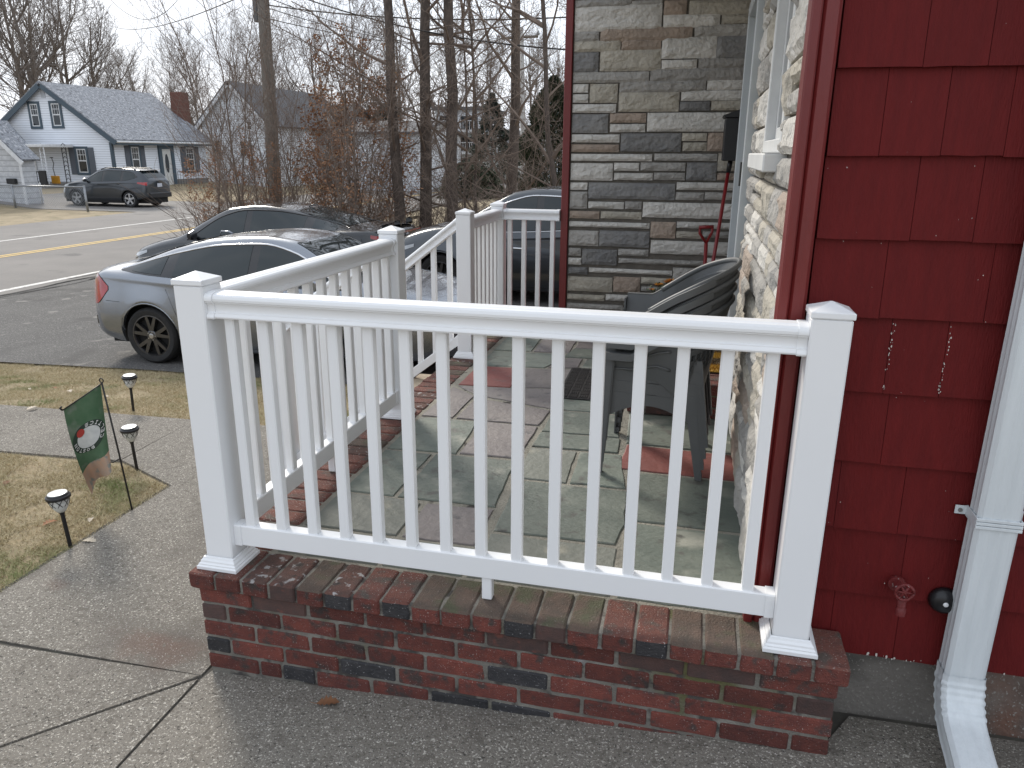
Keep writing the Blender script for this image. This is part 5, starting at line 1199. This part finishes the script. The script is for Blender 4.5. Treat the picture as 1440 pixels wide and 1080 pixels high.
def rx(a, b, c, d): p = on_x(*zz(a, b), GX); q = on_x(*zz(c, d), GX); return p.y, q.y, q.z, p.z
window_at(hs, gy, *ry(183, 205, 293, 390), m_btrim, .13); window_at(hs, gy, *ry(327, 201, 438, 387), m_btrim, .13)
window_at(hs, gy, *ry(500, 508, 618, 702), m_btrim, .13, True); window_at(hs, gx, *rx(866, 497, 962, 692), m_btrim, .11, True); window_at(hs, gx, *rx(1240, 505, 1325, 685), m_btrim, .1, True)
mb = MB(); wbox(mb, gy, *ry(270, 117, 308, 180), .0, .03); mb.build('gable_vent', mat('pale vent', (.5, .52, .55), rough=.6, lines=('Z', .05, .6)), hs)
mb = MB(); wbox(mb, gy, GX-.12, GX+.02, -.6, 1.75, .001, .03); wbox(mb, gx, GY-.029, GY+.12, -.6, 1.75, .001, .03); mb.build('corner_board', m_btrim, hs)
u0, u1, z0, z1 = rx(1058, 492, 1192, 770); dd = MB()
for a in ((u0, u0+.26, z0, z1), (u1-.26, u1, z0, z1), (u0+.26, u1-.26, z1-.28, z1)): wbox(dd, gx, *a, .0, .10)
dd = dd.build('door', m_btrim, hs); mb = MB(); wbox(mb, gx, u0+.26, u1-.26, z0, z1-.28, .0, .04); mb.build('door_leaf', m_cdoor, dd)
mb = MB(); mb.prism([((u0+u1)/2+.17*math.cos(a), (z0+z1)/2+.1+.55*math.sin(a)) for a in frange(0, 5.97, 20)], .041, .05, lambda a, b, c: gx(a, b, c)); mb.build('oval_pane', m_glass, dd)
mb = MB(); wbox(mb, gx, GY+.02, YB-.02, -.75, -.35, .001, .012); wbox(mb, gy, -36.58, GX-.02, -.75, -.4, .001, .012); mb.build('foundation', m_found2, hs)
MB().box(GX+.03, GX+1.5, u0-.4, u1+.4, -.75, z0-.03, .03).build('stoop', m_found2, hs)
mb = MB()
for y in frange(u0-.3, u1+.3, 9): mb.tube([(GX+1.4, y, z0-.03), (GX+1.4, y, z0+.85)], .012, 4)
mb.tube([(GX+1.4, u0-.3, z0+.85), (GX+1.4, u1+.3, z0+.85)], .02, 4); mb.build('stoop_rail', m_iron, hs)
# side porch of the white house
p = on_y(90, 203, 34.4); q = on_y(14, 205, 32.9); PZ_ = p.z
MB().box(q.x-1.5, p.x, 32.8, GY-.02, PZ_-.16, PZ_, .02).build('porch_roof_slab', m_wt, hs)
mb = MB(); t1 = on_y(17, 170, GY-.3); mb.prism([(q.x-2.5, PZ_+.01), (p.x-1.1, PZ_+.01), (t1.x+.1, t1.z), (q.x-2.5, t1.z)], 0, 1, lambda a, b, c: (a, 33.0+(b-PZ_)*1.0+c*.12, b+.0)); mb.build('porch_roof', m_roofg, hs)
for px_, nm in ((89, 0), (58, 1)):
    b0 = on_y(px_, 207, 33.0); mb = MB(); wd = .26
    for sgn in (-1, 1): mb.tube([(b0.x+sgn*wd/2, 33.0, -.75), (b0.x+sgn*wd/2, 33.0, PZ_-.16)], .03, 4)
    for k in range(9): zz_ = -.2+k*.22; mb.tube([(b0.x-wd/2, 33.0, zz_), (b0.x, 33.0, zz_+.11), (b0.x+wd/2, 33.0, zz_)], .02, 4)
    mb.build('iron_post', m_iron if nm == 0 else m_side2, hs)
MB().box(q.x-1.5, p.x+.1, 32.6, GY-.02, -.95, -.42, .02).build('porch_deck', m_found2, hs)
u0, u1, z0, z1 = ry(195, 548, 255, 670); window_at(hs, gy, u0, u1, z0, z1, m_wt, .08)
mb = MB(); b0, b1 = on_y(25, 242, 32.75), on_y(64, 242, 32.75)
for x in frange(b0.x, b1.x, 13): mb.box(x-.02, x+.02, 32.73, 32.77, -.42, b0.z)
mb.box(b0.x, b1.x, 32.71, 32.79, b0.z, b0.z+.06); mb.box(b1.x-.3, b1.x+.1, 32.6, 32.7, -.42, b0.z+.1); mb.build('porch_balustrade', m_iron, hs)
ys_ = thing('yellow_snow_shovel', 'yellow snow shovel standing on the neighbour porch', 'shovel', on_y(80, 262, 33.2)); o_ = on_y(80, 262, 33.2); ys_.location = (o_.x, 33.2, -.415)
MB().box(-.28, .28, -.03, .03, 0, .42, .03).build('blade', mat('yellow plastic', (.52, .25, .02), rough=.5), ys_)
mb = MB(); mb.tube([(0, 0, .4), (-.06, 0, .8), (.04, 0, 1.05), (-.05, 0, 1.35)], .02, 6); mb.tube([(-.15, 0, 1.36), (.05, 0, 1.36)], .02, 6); mb.build('handle', m_iron, ys_, True)
# shingled garage at the left edge
e_ = on_z(26, 291, -1.0); GYg = e_.y; a_ = on_y(28, 222, GYg); b_ = on_y(-60, 135, GYg)
gr = thing('shingled_garage', 'small whitewashed shingle outbuilding beside the picket fence', 'garage', (0, 0, 0))
mb = MB(); mb.prism([(a_.x, -1.2), (a_.x, a_.z), (b_.x, b_.z), (b_.x-4, a_.z), (b_.x-4, -1.2)], GYg, GYg+.7, lambda a, b, c: (a, c, b)); mb.build('wall', m_shk, gr)
mb = MB(); roof_slab(mb, (b_.x, b_.z+.02), (a_.x+.22, a_.z-.13), GYg-.2, GYg+.75, .10); roof_slab(mb, (b_.x, b_.z+.02), (b_.x-4.2, a_.z-.13), GYg-.2, GYg+.75, .10); mb.build('roof', m_roofg, gr)
mb = MB(); roof_slab(mb, (b_.x, b_.z-.16), (a_.x+.22, a_.z-.30), GYg-.22, GYg-.17, .18); mb.build('rake_board', m_wt, gr)
mb = MB(); bx_ = on_y(19, 255, GYg); mb.box(bx_.x-.22, bx_.x+.22, GYg-.16, GYg-.01, bx_.z-.10, bx_.z+.12, .02); mb.build('letter_box', m_iron, gr)
mb = MB(); wbox(mb, wall_fn('y', GYg, -1), a_.x-.10, a_.x+.02, -1.0, a_.z, .001, .03); mb.build('corner_board', m_wt, gr)
# picket fence and chain link fence in front
pf = thing('picket_fence', 'short white picket fence beside the shingled outbuilding', 'fence', (0, 0, 0)); fy = GYg+.9
u_ = [on_y(u, 270, fy).x for u in (30, 58)]; zt = on_y(40, 256, fy).z
for x in frange(u_[0], u_[1], 11): mb = MB(); mb.prism([(x-.035, -1.02), (x+.035, -1.02), (x+.035, zt-.06), (x, zt), (x-.035, zt-.06)], fy-.012, fy+.012, lambda a, b, c: (a, c, b)); mb.build('picket', m_wt, pf)
mb = MB()
for z in (-.75, zt-.2): mb.box(u_[0]-.05, u_[1]+.05, fy+.014, fy+.05, z, z+.07)
mb.build('rail', m_wt, pf)
m_galv = mat('galvanised steel', (.30, .31, .32), rough=.4, metal=.7)
cf_ = thing('chain_link_fence', 'chain link fence with steel posts along the neighbour yard', 'fence', (0, 0, 0)); c1_ = on_z(124, 298, -1.03); fy = c1_.y
zt = on_y(118, 263, fy).z; xl = on_y(-60, 290, fy).x
for x in (c1_.x, on_y(22, 290, fy).x, xl): mb = MB(); mb.tube([(x, fy, -1.2), (x-.02, fy, zt+.05)], .045, 8); mb.build('post', m_galv, cf_, True)
mb = MB(); mb.tube([(xl, fy, zt), (c1_.x, fy, zt)], .03, 6); mb.build('top_rail', m_galv, cf_, True)
mb = MB(); k = xl
while k < c1_.x: mb.tube([(k, fy, zt), (min(k+1.35, c1_.x), fy, zt-min(1.35, c1_.x-k))], .004, 3, False); mb.tube([(k, fy, zt-1.35), (min(k+1.35, c1_.x), fy, zt-1.35+min(1.35, c1_.x-k))], .004, 3, False); k += .11
mb.build('wire_mesh', m_galv, cf_)['kind'] = 'stuff'

def gable_house(label, D, ul, ur, vb, ve, va, depth, wallm, roofm, wins, ridge='y', name='house_beyond', zbase=None):
    """house whose near wall spans photo columns ul..ur at distance D; ve eave row, va apex row"""
    mid = at_d((ul+ur)/2, vb, D); y0 = mid.y; a = on_y(ul, ve, y0); b = on_y(ur, ve, y0); zb = -1.4; ze = a.z; za = on_y((ul+ur)/2, va, y0).z; x0, x1 = a.x, b.x; xm = (x0+x1)/2
    t = thing(name, label, 'house', (0, 0, 0))
    if ridge == 'y':
        MB().prism([(x0, zb), (x1, zb), (x1, ze), (xm, za), (x0, ze)], y0, y0+depth, lambda p, q, r: (p, r, q)).build('wall', wallm, t)
        mb = MB(); s = (za-ze)/(x1-xm); roof_slab(mb, (xm, za+.03), (x1+.35, ze-.35*s+.03), y0-.3, y0+depth+.3, .15); roof_slab(mb, (xm, za+.03), (x0-.35, ze-.35*s+.03), y0-.3, y0+depth+.3, .15); mb.build('roof', roofm, t)
        mb = MB(); roof_slab(mb, (xm, za-.18), (x1+.33, ze-.35*s-.18), y0-.32, y0-.27, .2); roof_slab(mb, (xm, za-.18), (x0-.33, ze-.35*s-.18), y0-.32, y0-.27, .2); mb.build('rake_board', m_wt, t)
    else:
        MB().prism([(y0, zb), (y0+depth, zb), (y0+depth, ze), (y0+depth/2, za), (y0, ze)], x0, x1, lambda p, q, r: (r, p, q)).build('wall', wallm, t)
        mb = MB(); s = (za-ze)/(depth/2)
        for sg, ye in ((1, y0-.35), (-1, y0+depth+.35)): mb.prism([(y0+depth/2, za+.03), (ye, ze-.35*s+.03), (ye, ze-.35*s+.18), (y0+depth/2, za+.18)], x0-.3, x1+.3, lambda p, q, r: (r, p, q))
        mb.build('roof', roofm, t)
    f = wall_fn('y', y0, -1)
    for (wa, wb, wc, wd) in wins: p = on_y(wa, wb, y0); q = on_y(wc, wd, y0); window_at(t, f, p.x, q.x, p.z, q.z, m_wt, .08, div=False)
    return t
gable_house('white gabled house half hidden by saplings beyond the street', 50, 284, 374, 260, 172, 117, 12, m_side2, m_roofd, [(327, 135, 334, 143), (345, 168, 357, 185), (300, 195, 314, 220), (335, 196, 350, 222)])
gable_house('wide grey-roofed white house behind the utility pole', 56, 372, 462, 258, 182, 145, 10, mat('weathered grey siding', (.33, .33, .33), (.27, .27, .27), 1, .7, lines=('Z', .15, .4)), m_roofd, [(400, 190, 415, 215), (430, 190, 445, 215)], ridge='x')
gable_house('low white garage with a shallow dark roof behind the tree trunks', 48, 478, 586, 252, 188, 170, 9, m_side2, m_roofd, [(545, 205, 560, 222)], ridge='x')
gable_house('small cream gabled house left of the far conifer trunk', 66, 668, 716, 240, 205, 182, 10, mat('cream siding', (.52, .52, .47), (.46, .46, .42), 1, .6, lines=('Z', .2, .4)), m_roofd, [(684, 209, 694, 219), (698, 208, 708, 218)])
gable_house('white house beyond the street at the edge of the arborvitae', 75, 724, 800, 240, 200, 180, 10, m_side2, m_roofd, [(735, 205, 745, 218)], ridge='x')
# balconied apartment block
ap = thing('apartment_block', 'flat-roofed white apartment block with stacked dark balconies', 'building', (0, 0, 0)); D = 72; y0 = at_d(660, 240, D).y
a_ = on_y(612, 155, y0); b_ = on_y(675, 155, y0); MB().box(a_.x, b_.x, y0, y0+9, -1.4, a_.z).build('wall', m_side2, ap); MB().box(a_.x-.3, b_.x+.3, y0-.3, y0+9.3, a_.z, a_.z+.3).build('roof', m_roofd, ap)
for v0 in (163, 193, 222):
    for u0_ in (618, 648):
        p = on_y(u0_, v0, y0); q = on_y(u0_+24, v0+20, y0); f = wall_fn('y', y0, -1); mb = MB(); wbox(mb, f, p.x, q.x, q.z, p.z, .0, .02); bl = mb.build('balcony', m_glass, ap)
        mb = MB(); wbox(mb, f, p.x, q.x, q.z-.25, q.z, .021, 1.4); wbox(mb, f, p.x, q.x, q.z+.75, q.z+.82, 1.3, 1.4)
        for x in frange(p.x, q.x, 9): wbox(mb, f, x-.02, x+.02, q.z, q.z+.75, 1.33, 1.37)
        mb.build('balcony_rail', m_wt, bl)

# ---------------------------------------------------------------- utility poles and wires
m_wood = mat('weathered pole wood', (.17, .15, .125), (.12, .105, .09), 6, .9, .5, 30, stretch=(6, 6, .6), spots=[((.25, .23, .20), 9, .6, .1)])
pl = thing('utility_pole', 'leaning weathered wooden utility pole behind the black car', 'utility pole', (0, 0, 0))
pb_ = at_d(388, 285, 17); pt = at_d(370, 0, 17); dr_ = (pt-pb_).normalized(); bot = pb_-dr_*((pb_.z+1.3)/dr_.z); tp = pb_+dr_*9
mb = MB(); mb.tube([bot, pb_, pt, tp], [.155, .15, .13, .11], 14); mb.build('pole', m_wood, pl, True)
bp_ = at_d(397, 2, 17); mb = MB(); mb.tube([pt+dr_*.05, bp_+Vector((.05, 0, .12)), bp_+Vector((.35, .0, .10))], .06, 8); mb.build('bracket', m_iron, pl, True)
MB().box(pt.x-.25, pt.x-.15, pt.y-.05, pt.y+.05, pt.z-.45, pt.z+.2, .01).build('conduit_box', mat('dull grey metal', (.12, .12, .12), rough=.6), pl)
MB().box(tp.x-1.2, tp.x+1.2, tp.y-.06, tp.y+.06, tp.z-.5, tp.z-.38).build('crossarm', m_wood, pl)
p2 = thing('utility_pole', 'far utility pole with a wooden crossarm between trunk and arborvitae', 'utility pole', (0, 0, 0))
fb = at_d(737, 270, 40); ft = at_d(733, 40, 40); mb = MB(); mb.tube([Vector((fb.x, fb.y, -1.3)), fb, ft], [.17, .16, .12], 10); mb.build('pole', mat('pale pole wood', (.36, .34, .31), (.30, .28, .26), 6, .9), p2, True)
ca = at_d(706, 54, 40); cb = at_d(757, 51, 40); mb = MB(); mb.tube([ca, cb], .07, 4); mb.build('crossarm', m_wood, p2)
for k in (0, .5, 1): q = ca.lerp(cb, k); MB().lathe([(.05, .05), (.09, .12), (.06, .2), (.05, .28)], 8, q).build('insulator', m_galv, p2, True)
mw = mat('black cable', (.02, .02, .02), rough=.6)
def wire(a, b, sag, lb, r_=.012):
    mb = MB(); a, b = Vector(a), Vector(b); mb.tube([a.lerp(b, t_)-Vector((0, 0, sag*4*t_*(1-t_))) for t_ in frange(0, 1, 24)], r_, 4); tag(mb.build('overhead_wire', mw, None, True), lb, 'wire', 'overhead wires')
q1 = pt+dr_*.3
for k, (u, v) in enumerate(((709, 50), (731, 46), (755, 48))): wire(q1+dr_*(.25*k-1.2+.5), at_d(u, v, 40), .5+.2*k, 'thin overhead wire strung from the leaning pole to the far crossarm', .010)
wire(q1, at_d(150, 34, 60) , .6, 'overhead wire crossing the pale sky above the white house roof', .016); wire(q1+dr_*.6, at_d(-200, -40, 30), .8, 'overhead wire leaving the leaning pole towards the open sky', .014)
wire(at_d(140, -20, 26), at_d(262, -18, 22), .95, 'slack wire loop hanging in the open sky', .010)
wire(q1+dr_*.1, at_d(800, 70, 14), .25, 'thick service cable running from the leaning pole to the house', .014); wire(q1-dr_*.4, at_d(800, 24, 15), .15, 'service cable passing high in front of the tree trunks', .014)

# ---------------------------------------------------------------- bare trees, saplings, evergreens
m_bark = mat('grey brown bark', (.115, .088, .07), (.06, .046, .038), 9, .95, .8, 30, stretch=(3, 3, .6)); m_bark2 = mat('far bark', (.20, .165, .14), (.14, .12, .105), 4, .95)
m_twig = mat('twig', (.21, .16, .125), (.145, .108, .085), 5, .9); m_dead = mat('clinging oak leaf', (.42, .22, .115), (.27, .145, .08), 9, .85, spots=[((.36, .19, .06), 5, .62, .1)])
def grow(mb, p, d, ln, r_, lv, rn, cfg, leaves=None):
    n = cfg['seg'][lv]; pts = [p]; rad = [r_]; cur = Vector(p); dv_ = Vector(d); ch = []
    for i in range(n):
        dv_ = (dv_+Vector((rn.gauss(0, 1), rn.gauss(0, 1), rn.gauss(0, .6)))*cfg['wob'][lv]+Vector((0, 0, cfg['up'][lv]))).normalized()
        cur = cur+dv_*(ln/n); pts.append(cur.copy()); rad.append(max(cfg['rmin'], r_*(1-.82*(i+1)/n)))
        if lv+1 < len(cfg['seg']) and (i+1)/n > cfg['start'][lv]:
            for q in range(cfg['kids'][lv]): ch.append((cur.copy(), dv_.copy(), (i+1)/n, rad[-1]))
    mb.tube(pts, rad, cfg['sides'][lv], False)
    for c_, dd_, t_, rr_ in ch:
        ax_ = dd_.orthogonal(); ax_.rotate(Matrix.Rotation(rn.uniform(0, 6.283), 3, dd_)); an = rn.uniform(*cfg['ang'])
        nd = (dd_*math.cos(an)+ax_*math.sin(an)).normalized()
        grow(mb, c_-dd_*rn.uniform(0, ln/n), nd, ln*rn.uniform(*cfg['len'])*(1.15-.6*t_), min(rr_*.75, r_*cfg['rk']), lv+1, rn, cfg, leaves)
    if leaves is not None and lv >= len(cfg['seg'])-2:
        for q in pts[1:]:
            if rn.random() < cfg['leaf']:
                for k in range(rn.randint(2, 5)):
                    c_ = q+Vector((rn.gauss(0, .06), rn.gauss(0, .06), rn.gauss(-.05, .05))); a = Vector((rn.uniform(-1, 1), rn.uniform(-1, 1), rn.uniform(-1.2, .2))).normalized()*rn.uniform(.07, .12); b = a.orthogonal().normalized()*rn.uniform(.022, .04)
                    leaves.add([c_, c_+a*.45+b, c_+a, c_+a*.5-b+b*.2], [(0, 1, 2, 3)])
FAR = dict(seg=[7, 6, 5, 3], wob=[.06, .13, .18, .2], up=[.02, .16, .12, .05], rmin=.009, start=[.22, .15, .1, 0], kids=[2, 2, 2, 0], sides=[6, 4, 3, 3], ang=(.35, .8), len=(.42, .62), rk=.5)
variants = []
for s in range(4):
    rn = random.Random(100+s); mb = MB(); grow(mb, Vector((0, 0, 0)), Vector((0, 0, 1)), 13, .20, 0, rn, FAR); tv = mb.v; 
    variants.append(mb.mesh('far_tree', m_bark2, fix=False))
def far_tree(u, D, sc_, k, lb):
    p = at_d(u, 230, D); t = thing('bare_tree', lb, 'tree', (p.x, p.y, g(p.x, p.y)-.1), random.uniform(0, 6), 'bare trees behind the houses')
    t.scale = (sc_, sc_, sc_); link('crown', variants[k % 4], t)
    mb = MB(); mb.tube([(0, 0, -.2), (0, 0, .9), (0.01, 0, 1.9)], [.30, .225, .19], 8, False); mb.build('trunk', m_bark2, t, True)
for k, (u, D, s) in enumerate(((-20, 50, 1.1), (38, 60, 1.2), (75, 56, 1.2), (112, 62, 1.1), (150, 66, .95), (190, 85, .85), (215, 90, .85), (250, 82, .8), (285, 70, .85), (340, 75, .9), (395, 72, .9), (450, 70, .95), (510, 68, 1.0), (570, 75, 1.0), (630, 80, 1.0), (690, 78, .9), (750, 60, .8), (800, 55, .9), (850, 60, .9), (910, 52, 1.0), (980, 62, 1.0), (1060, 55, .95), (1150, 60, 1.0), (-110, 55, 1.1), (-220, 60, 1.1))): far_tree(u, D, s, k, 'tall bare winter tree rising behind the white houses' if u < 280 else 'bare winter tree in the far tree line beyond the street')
# four dark trunks at the end of the driveway
TR = dict(seg=[10, 6, 5, 3], wob=[.03, .14, .2, .22], up=[.0, .05, .05, .02], rmin=.004, start=[.24, .2, .15, 0], kids=[2, 2, 2, 0], sides=[10, 5, 3, 3], ang=(.6, 1.25), len=(.20, .40), rk=.28)
def trunk_tree(ub, ut, D, r_, lb, seed, ln=11):
    a, b = at_d(ub, 280, D), at_d(ut, 0, D); d = (b-a).normalized(); base = a-d*((a.z-g(a.x, a.y)+.1)/d.z); rn = random.Random(seed)
    t = thing('tree', lb, 'tree', base); tk = MB(); pts = [Vector((0, 0, -.05))+d*(ln*i/9)+Vector((rn.gauss(0, .03), rn.gauss(0, .03), 0))*min(1, i) for i in range(10)]
    tk.tube(pts, [r_*(1.25 if i == 0 else 1-.055*i) for i in range(10)], 12); tk.build('trunk', m_bark, t, True)
    cw_ = MB()
    for k in range(20):
        h = rn.uniform(1.2, ln*.95); i = min(8, int(h/ln*9)); p = pts[i].lerp(pts[i+1], h/ln*9-i); an = rn.uniform(0, 6.283); el_ = rn.uniform(.1, .9)
        grow(cw_, p, Vector((math.cos(an)*math.cos(el_), math.sin(an)*math.cos(el_), math.sin(el_))), rn.uniform(1.2, 3.2), rn.uniform(.012, .04), 1, rn, TR)
    cw_.build('crown', m_twig, t, fix=False)
trunk_tree(562, 545, 15.2, .118, 'bare tree with a slim trunk leaning left of its neighbours', 1); trunk_tree(598, 600, 15.6, .135, 'bare tree with a straight dark trunk beside a leaning one', 2)
trunk_tree(637, 629, 15.0, .13, 'bare tree with a long side branch, third of the dark trunks', 3); trunk_tree(718, 727, 16.5, .13, 'bare tree with a reddish dark trunk by the pale far pole', 4)
trunk_tree(670, 662, 15.5, .035, 'thin bare tree standing between two dark trunks', 5, 8); trunk_tree(779, 764, 13.5, .055, 'slender forked bare tree in front of the arborvitae', 6, 8); trunk_tree(655, 653, 17, .03, 'spindly bare tree close behind a long side branch', 7, 8)
# saplings
SP = dict(seg=[9, 6, 4], wob=[.07, .14, .2], up=[.02, .07, .04], rmin=.0022, start=[.15, .15, 0], kids=[2, 2, 0], sides=[5, 3, 3], ang=(.35, .8), len=(.26, .46), rk=.42, leaf=.40)
sv = []
for s in range(7):
    rn = random.Random(40+s); tk = MB(); lf = MB() if s >= 4 else None
    an = rn.uniform(0, 6.28); grow(tk, Vector((0, 0, -.1)), Vector((.14*math.cos(an), .14*math.sin(an), 1)).normalized(), rn.uniform(4.2, 6.0), rn.uniform(.016, .03), 0, rn, SP, lf)
    sv.append((tk.mesh('sapling_stem', m_twig, fix=False), lf.mesh('sapling_leaf', m_dead, fix=False) if lf else None))
rn = random.Random(77)
def sapling(u, D, k, sc_, leafy):
    p = at_d(u, 270, D); p.z = g(p.x, p.y)-.04
    lb, gp = ('leafless sapling in the thicket behind the parked cars', 'bare saplings in the thicket') if not leafy else ('sapling with clinging rust-brown leaves in the thicket', 'leafy saplings in the thicket')
    where = 'behind the nose of the black car' if u < 345 else 'beside the leaning utility pole' if u < 430 else 'between the utility pole and the slim leaning trunk' if u < 545 else 'among the dark tree trunks' if u < 690 else 'in front of the arborvitae'
    lb = ('rust-leaved sapling ' if leafy else 'leafless sapling ')+where
    t = thing('sapling', lb, 'sapling', p, rn.uniform(0, 6.28), gp); t.scale = (sc_, sc_, sc_*rn.uniform(.9, 1.1)); link('stem', sv[k][0], t)
    if sv[k][1]: link('leaves', sv[k][1], t)
for k in range(70):
    u = rn.uniform(272, 565) if k % 4 else rn.uniform(560, 800); D = rn.uniform(13.2, 18.5)
    sapling(u, D, rn.randrange(4), rn.uniform(.65, 1.15) if k % 4 else rn.uniform(.45, .9), False)
for u, D, s in ((455, 15.5, .75), (478, 14.8, .78), (505, 15.5, .80), (440, 16.5, .8), (520, 14.2, .62), (325, 15.5, .45), (345, 16, .42), (418, 14.6, .5), (305, 16, .4), (380, 16.5, .45), (548, 15.8, .7)): sapling(u, D, 4+rn.randrange(3), s, True)
# low tangle of stems under the saplings
mb = MB()
for k in range(1500):
    u = rn.uniform(272, 800); D = rn.uniform(12.6, 19); p = at_d(u, 300, D); p.z = g(p.x, p.y)-.03; a = rn.uniform(0, 6.28); h = rn.uniform(.5, 1.9); b = p+Vector((math.cos(a)*h*.25, math.sin(a)*h*.25, h*.6)); c_ = b+Vector((math.cos(a+rn.uniform(-1, 1))*h*.4, math.sin(a)*h*.4, h*rn.uniform(.1, .45)))
    mb.tube([p, b, c_], [.006, .0045, .002], 3, False)
    if k % 2: e_ = b.lerp(c_, .4); mb.tube([e_, e_+Vector((rn.uniform(-.4, .4), rn.uniform(-.4, .4), rn.uniform(.1, .5)))], [.003, .0015], 3, False)
tag(mb.build('brush', m_twig, fix=False), 'low tangle of bare stems under the saplings', 'brush', kind='stuff')
mb = MB()
for k in range(1500):
    u = rn.uniform(285, 560); D = rn.uniform(12.8, 17.5); p = at_d(u, 300, D); z = g(p.x, p.y); c_ = Vector((p.x, p.y, z+abs(rn.gauss(0, .45)))); a = Vector((rn.uniform(-1, 1), rn.uniform(-1, 1), rn.uniform(-.8, .4))).normalized()*rn.uniform(.05, .10); b = a.orthogonal().normalized()*.03
    mb.add([c_, c_+a*.5+b, c_+a, c_+a*.5-b], [(0, 1, 2, 3)])
tag(mb.build('dead_leaves', m_dead, fix=False), 'rust-brown dead leaves caught low in the thicket', 'leaves', kind='stuff')
# evergreens
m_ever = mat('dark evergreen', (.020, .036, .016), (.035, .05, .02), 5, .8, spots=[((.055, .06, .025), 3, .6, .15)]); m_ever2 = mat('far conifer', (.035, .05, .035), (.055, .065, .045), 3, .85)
def evergreen(name, lb, u, D, w_, zt, m_, n, shape, leafs=.11):
    p = at_d(u, 260, D); zb = g(p.x, p.y)-.05; h = zt-zb; t = thing(name, lb, 'tree', (p.x, p.y, zb)); mb = MB(); rn = random.Random(int(u))
    for k in range(n):
        e = rn.random()**.8; rr_ = shape(e)*w_/2*(.55+.45*rn.random()**.4)*(1+.16*math.sin(e*23+int(rn.random()*3))); a = rn.uniform(0, 6.283); c_ = Vector((rr_*math.cos(a), rr_*math.sin(a), h*e)); d = Vector((math.cos(a), math.sin(a), rn.uniform(.2, 1.3) if name == 'arborvitae' else rn.uniform(-.5, .3))).normalized()*leafs*rn.uniform(.7, 1.5); s_ = d.orthogonal().normalized(); s_.rotate(Matrix.Rotation(rn.uniform(0, 6), 3, d.normalized())); s_ *= leafs*.3
        mb.add([c_-d*.5, c_+s_, c_+d*.6, c_-s_], [(0, 1, 2, 3)])
    mb.build('crown', m_, t, fix=False); mb = MB(); mb.tube([(0, 0, 0), (0, 0, h*.9)], [.10, .02], 6); mb.build('trunk', m_bark, t)
zt = at_d(775, 112, 22).z
evergreen('arborvitae', 'dense dark green arborvitae beside the stone house corner', 776, 22, 1.75, zt, m_ever, 16000, lambda e: min(1, (1-e)*2.6)**.7*(.75+.25*min(1, e*4)))
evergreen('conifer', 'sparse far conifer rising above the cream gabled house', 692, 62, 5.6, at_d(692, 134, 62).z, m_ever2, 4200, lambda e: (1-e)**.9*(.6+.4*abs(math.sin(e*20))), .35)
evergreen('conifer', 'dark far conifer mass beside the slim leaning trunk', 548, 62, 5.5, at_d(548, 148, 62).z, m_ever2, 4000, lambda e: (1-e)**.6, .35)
for k, (u, D, w_, v, lb) in enumerate(((655, 40, 2.6, 228, 'clipped dark evergreen shrub by the apartment block'), (678, 41, 2.2, 236, 'lower dark evergreen shrub next to the clipped one'))):
    evergreen('evergreen_shrub', lb, u, D, w_, at_d(u, v, D).z, m_ever, 2600, lambda e: math.sqrt(max(.02, 1-e*e)), .22)
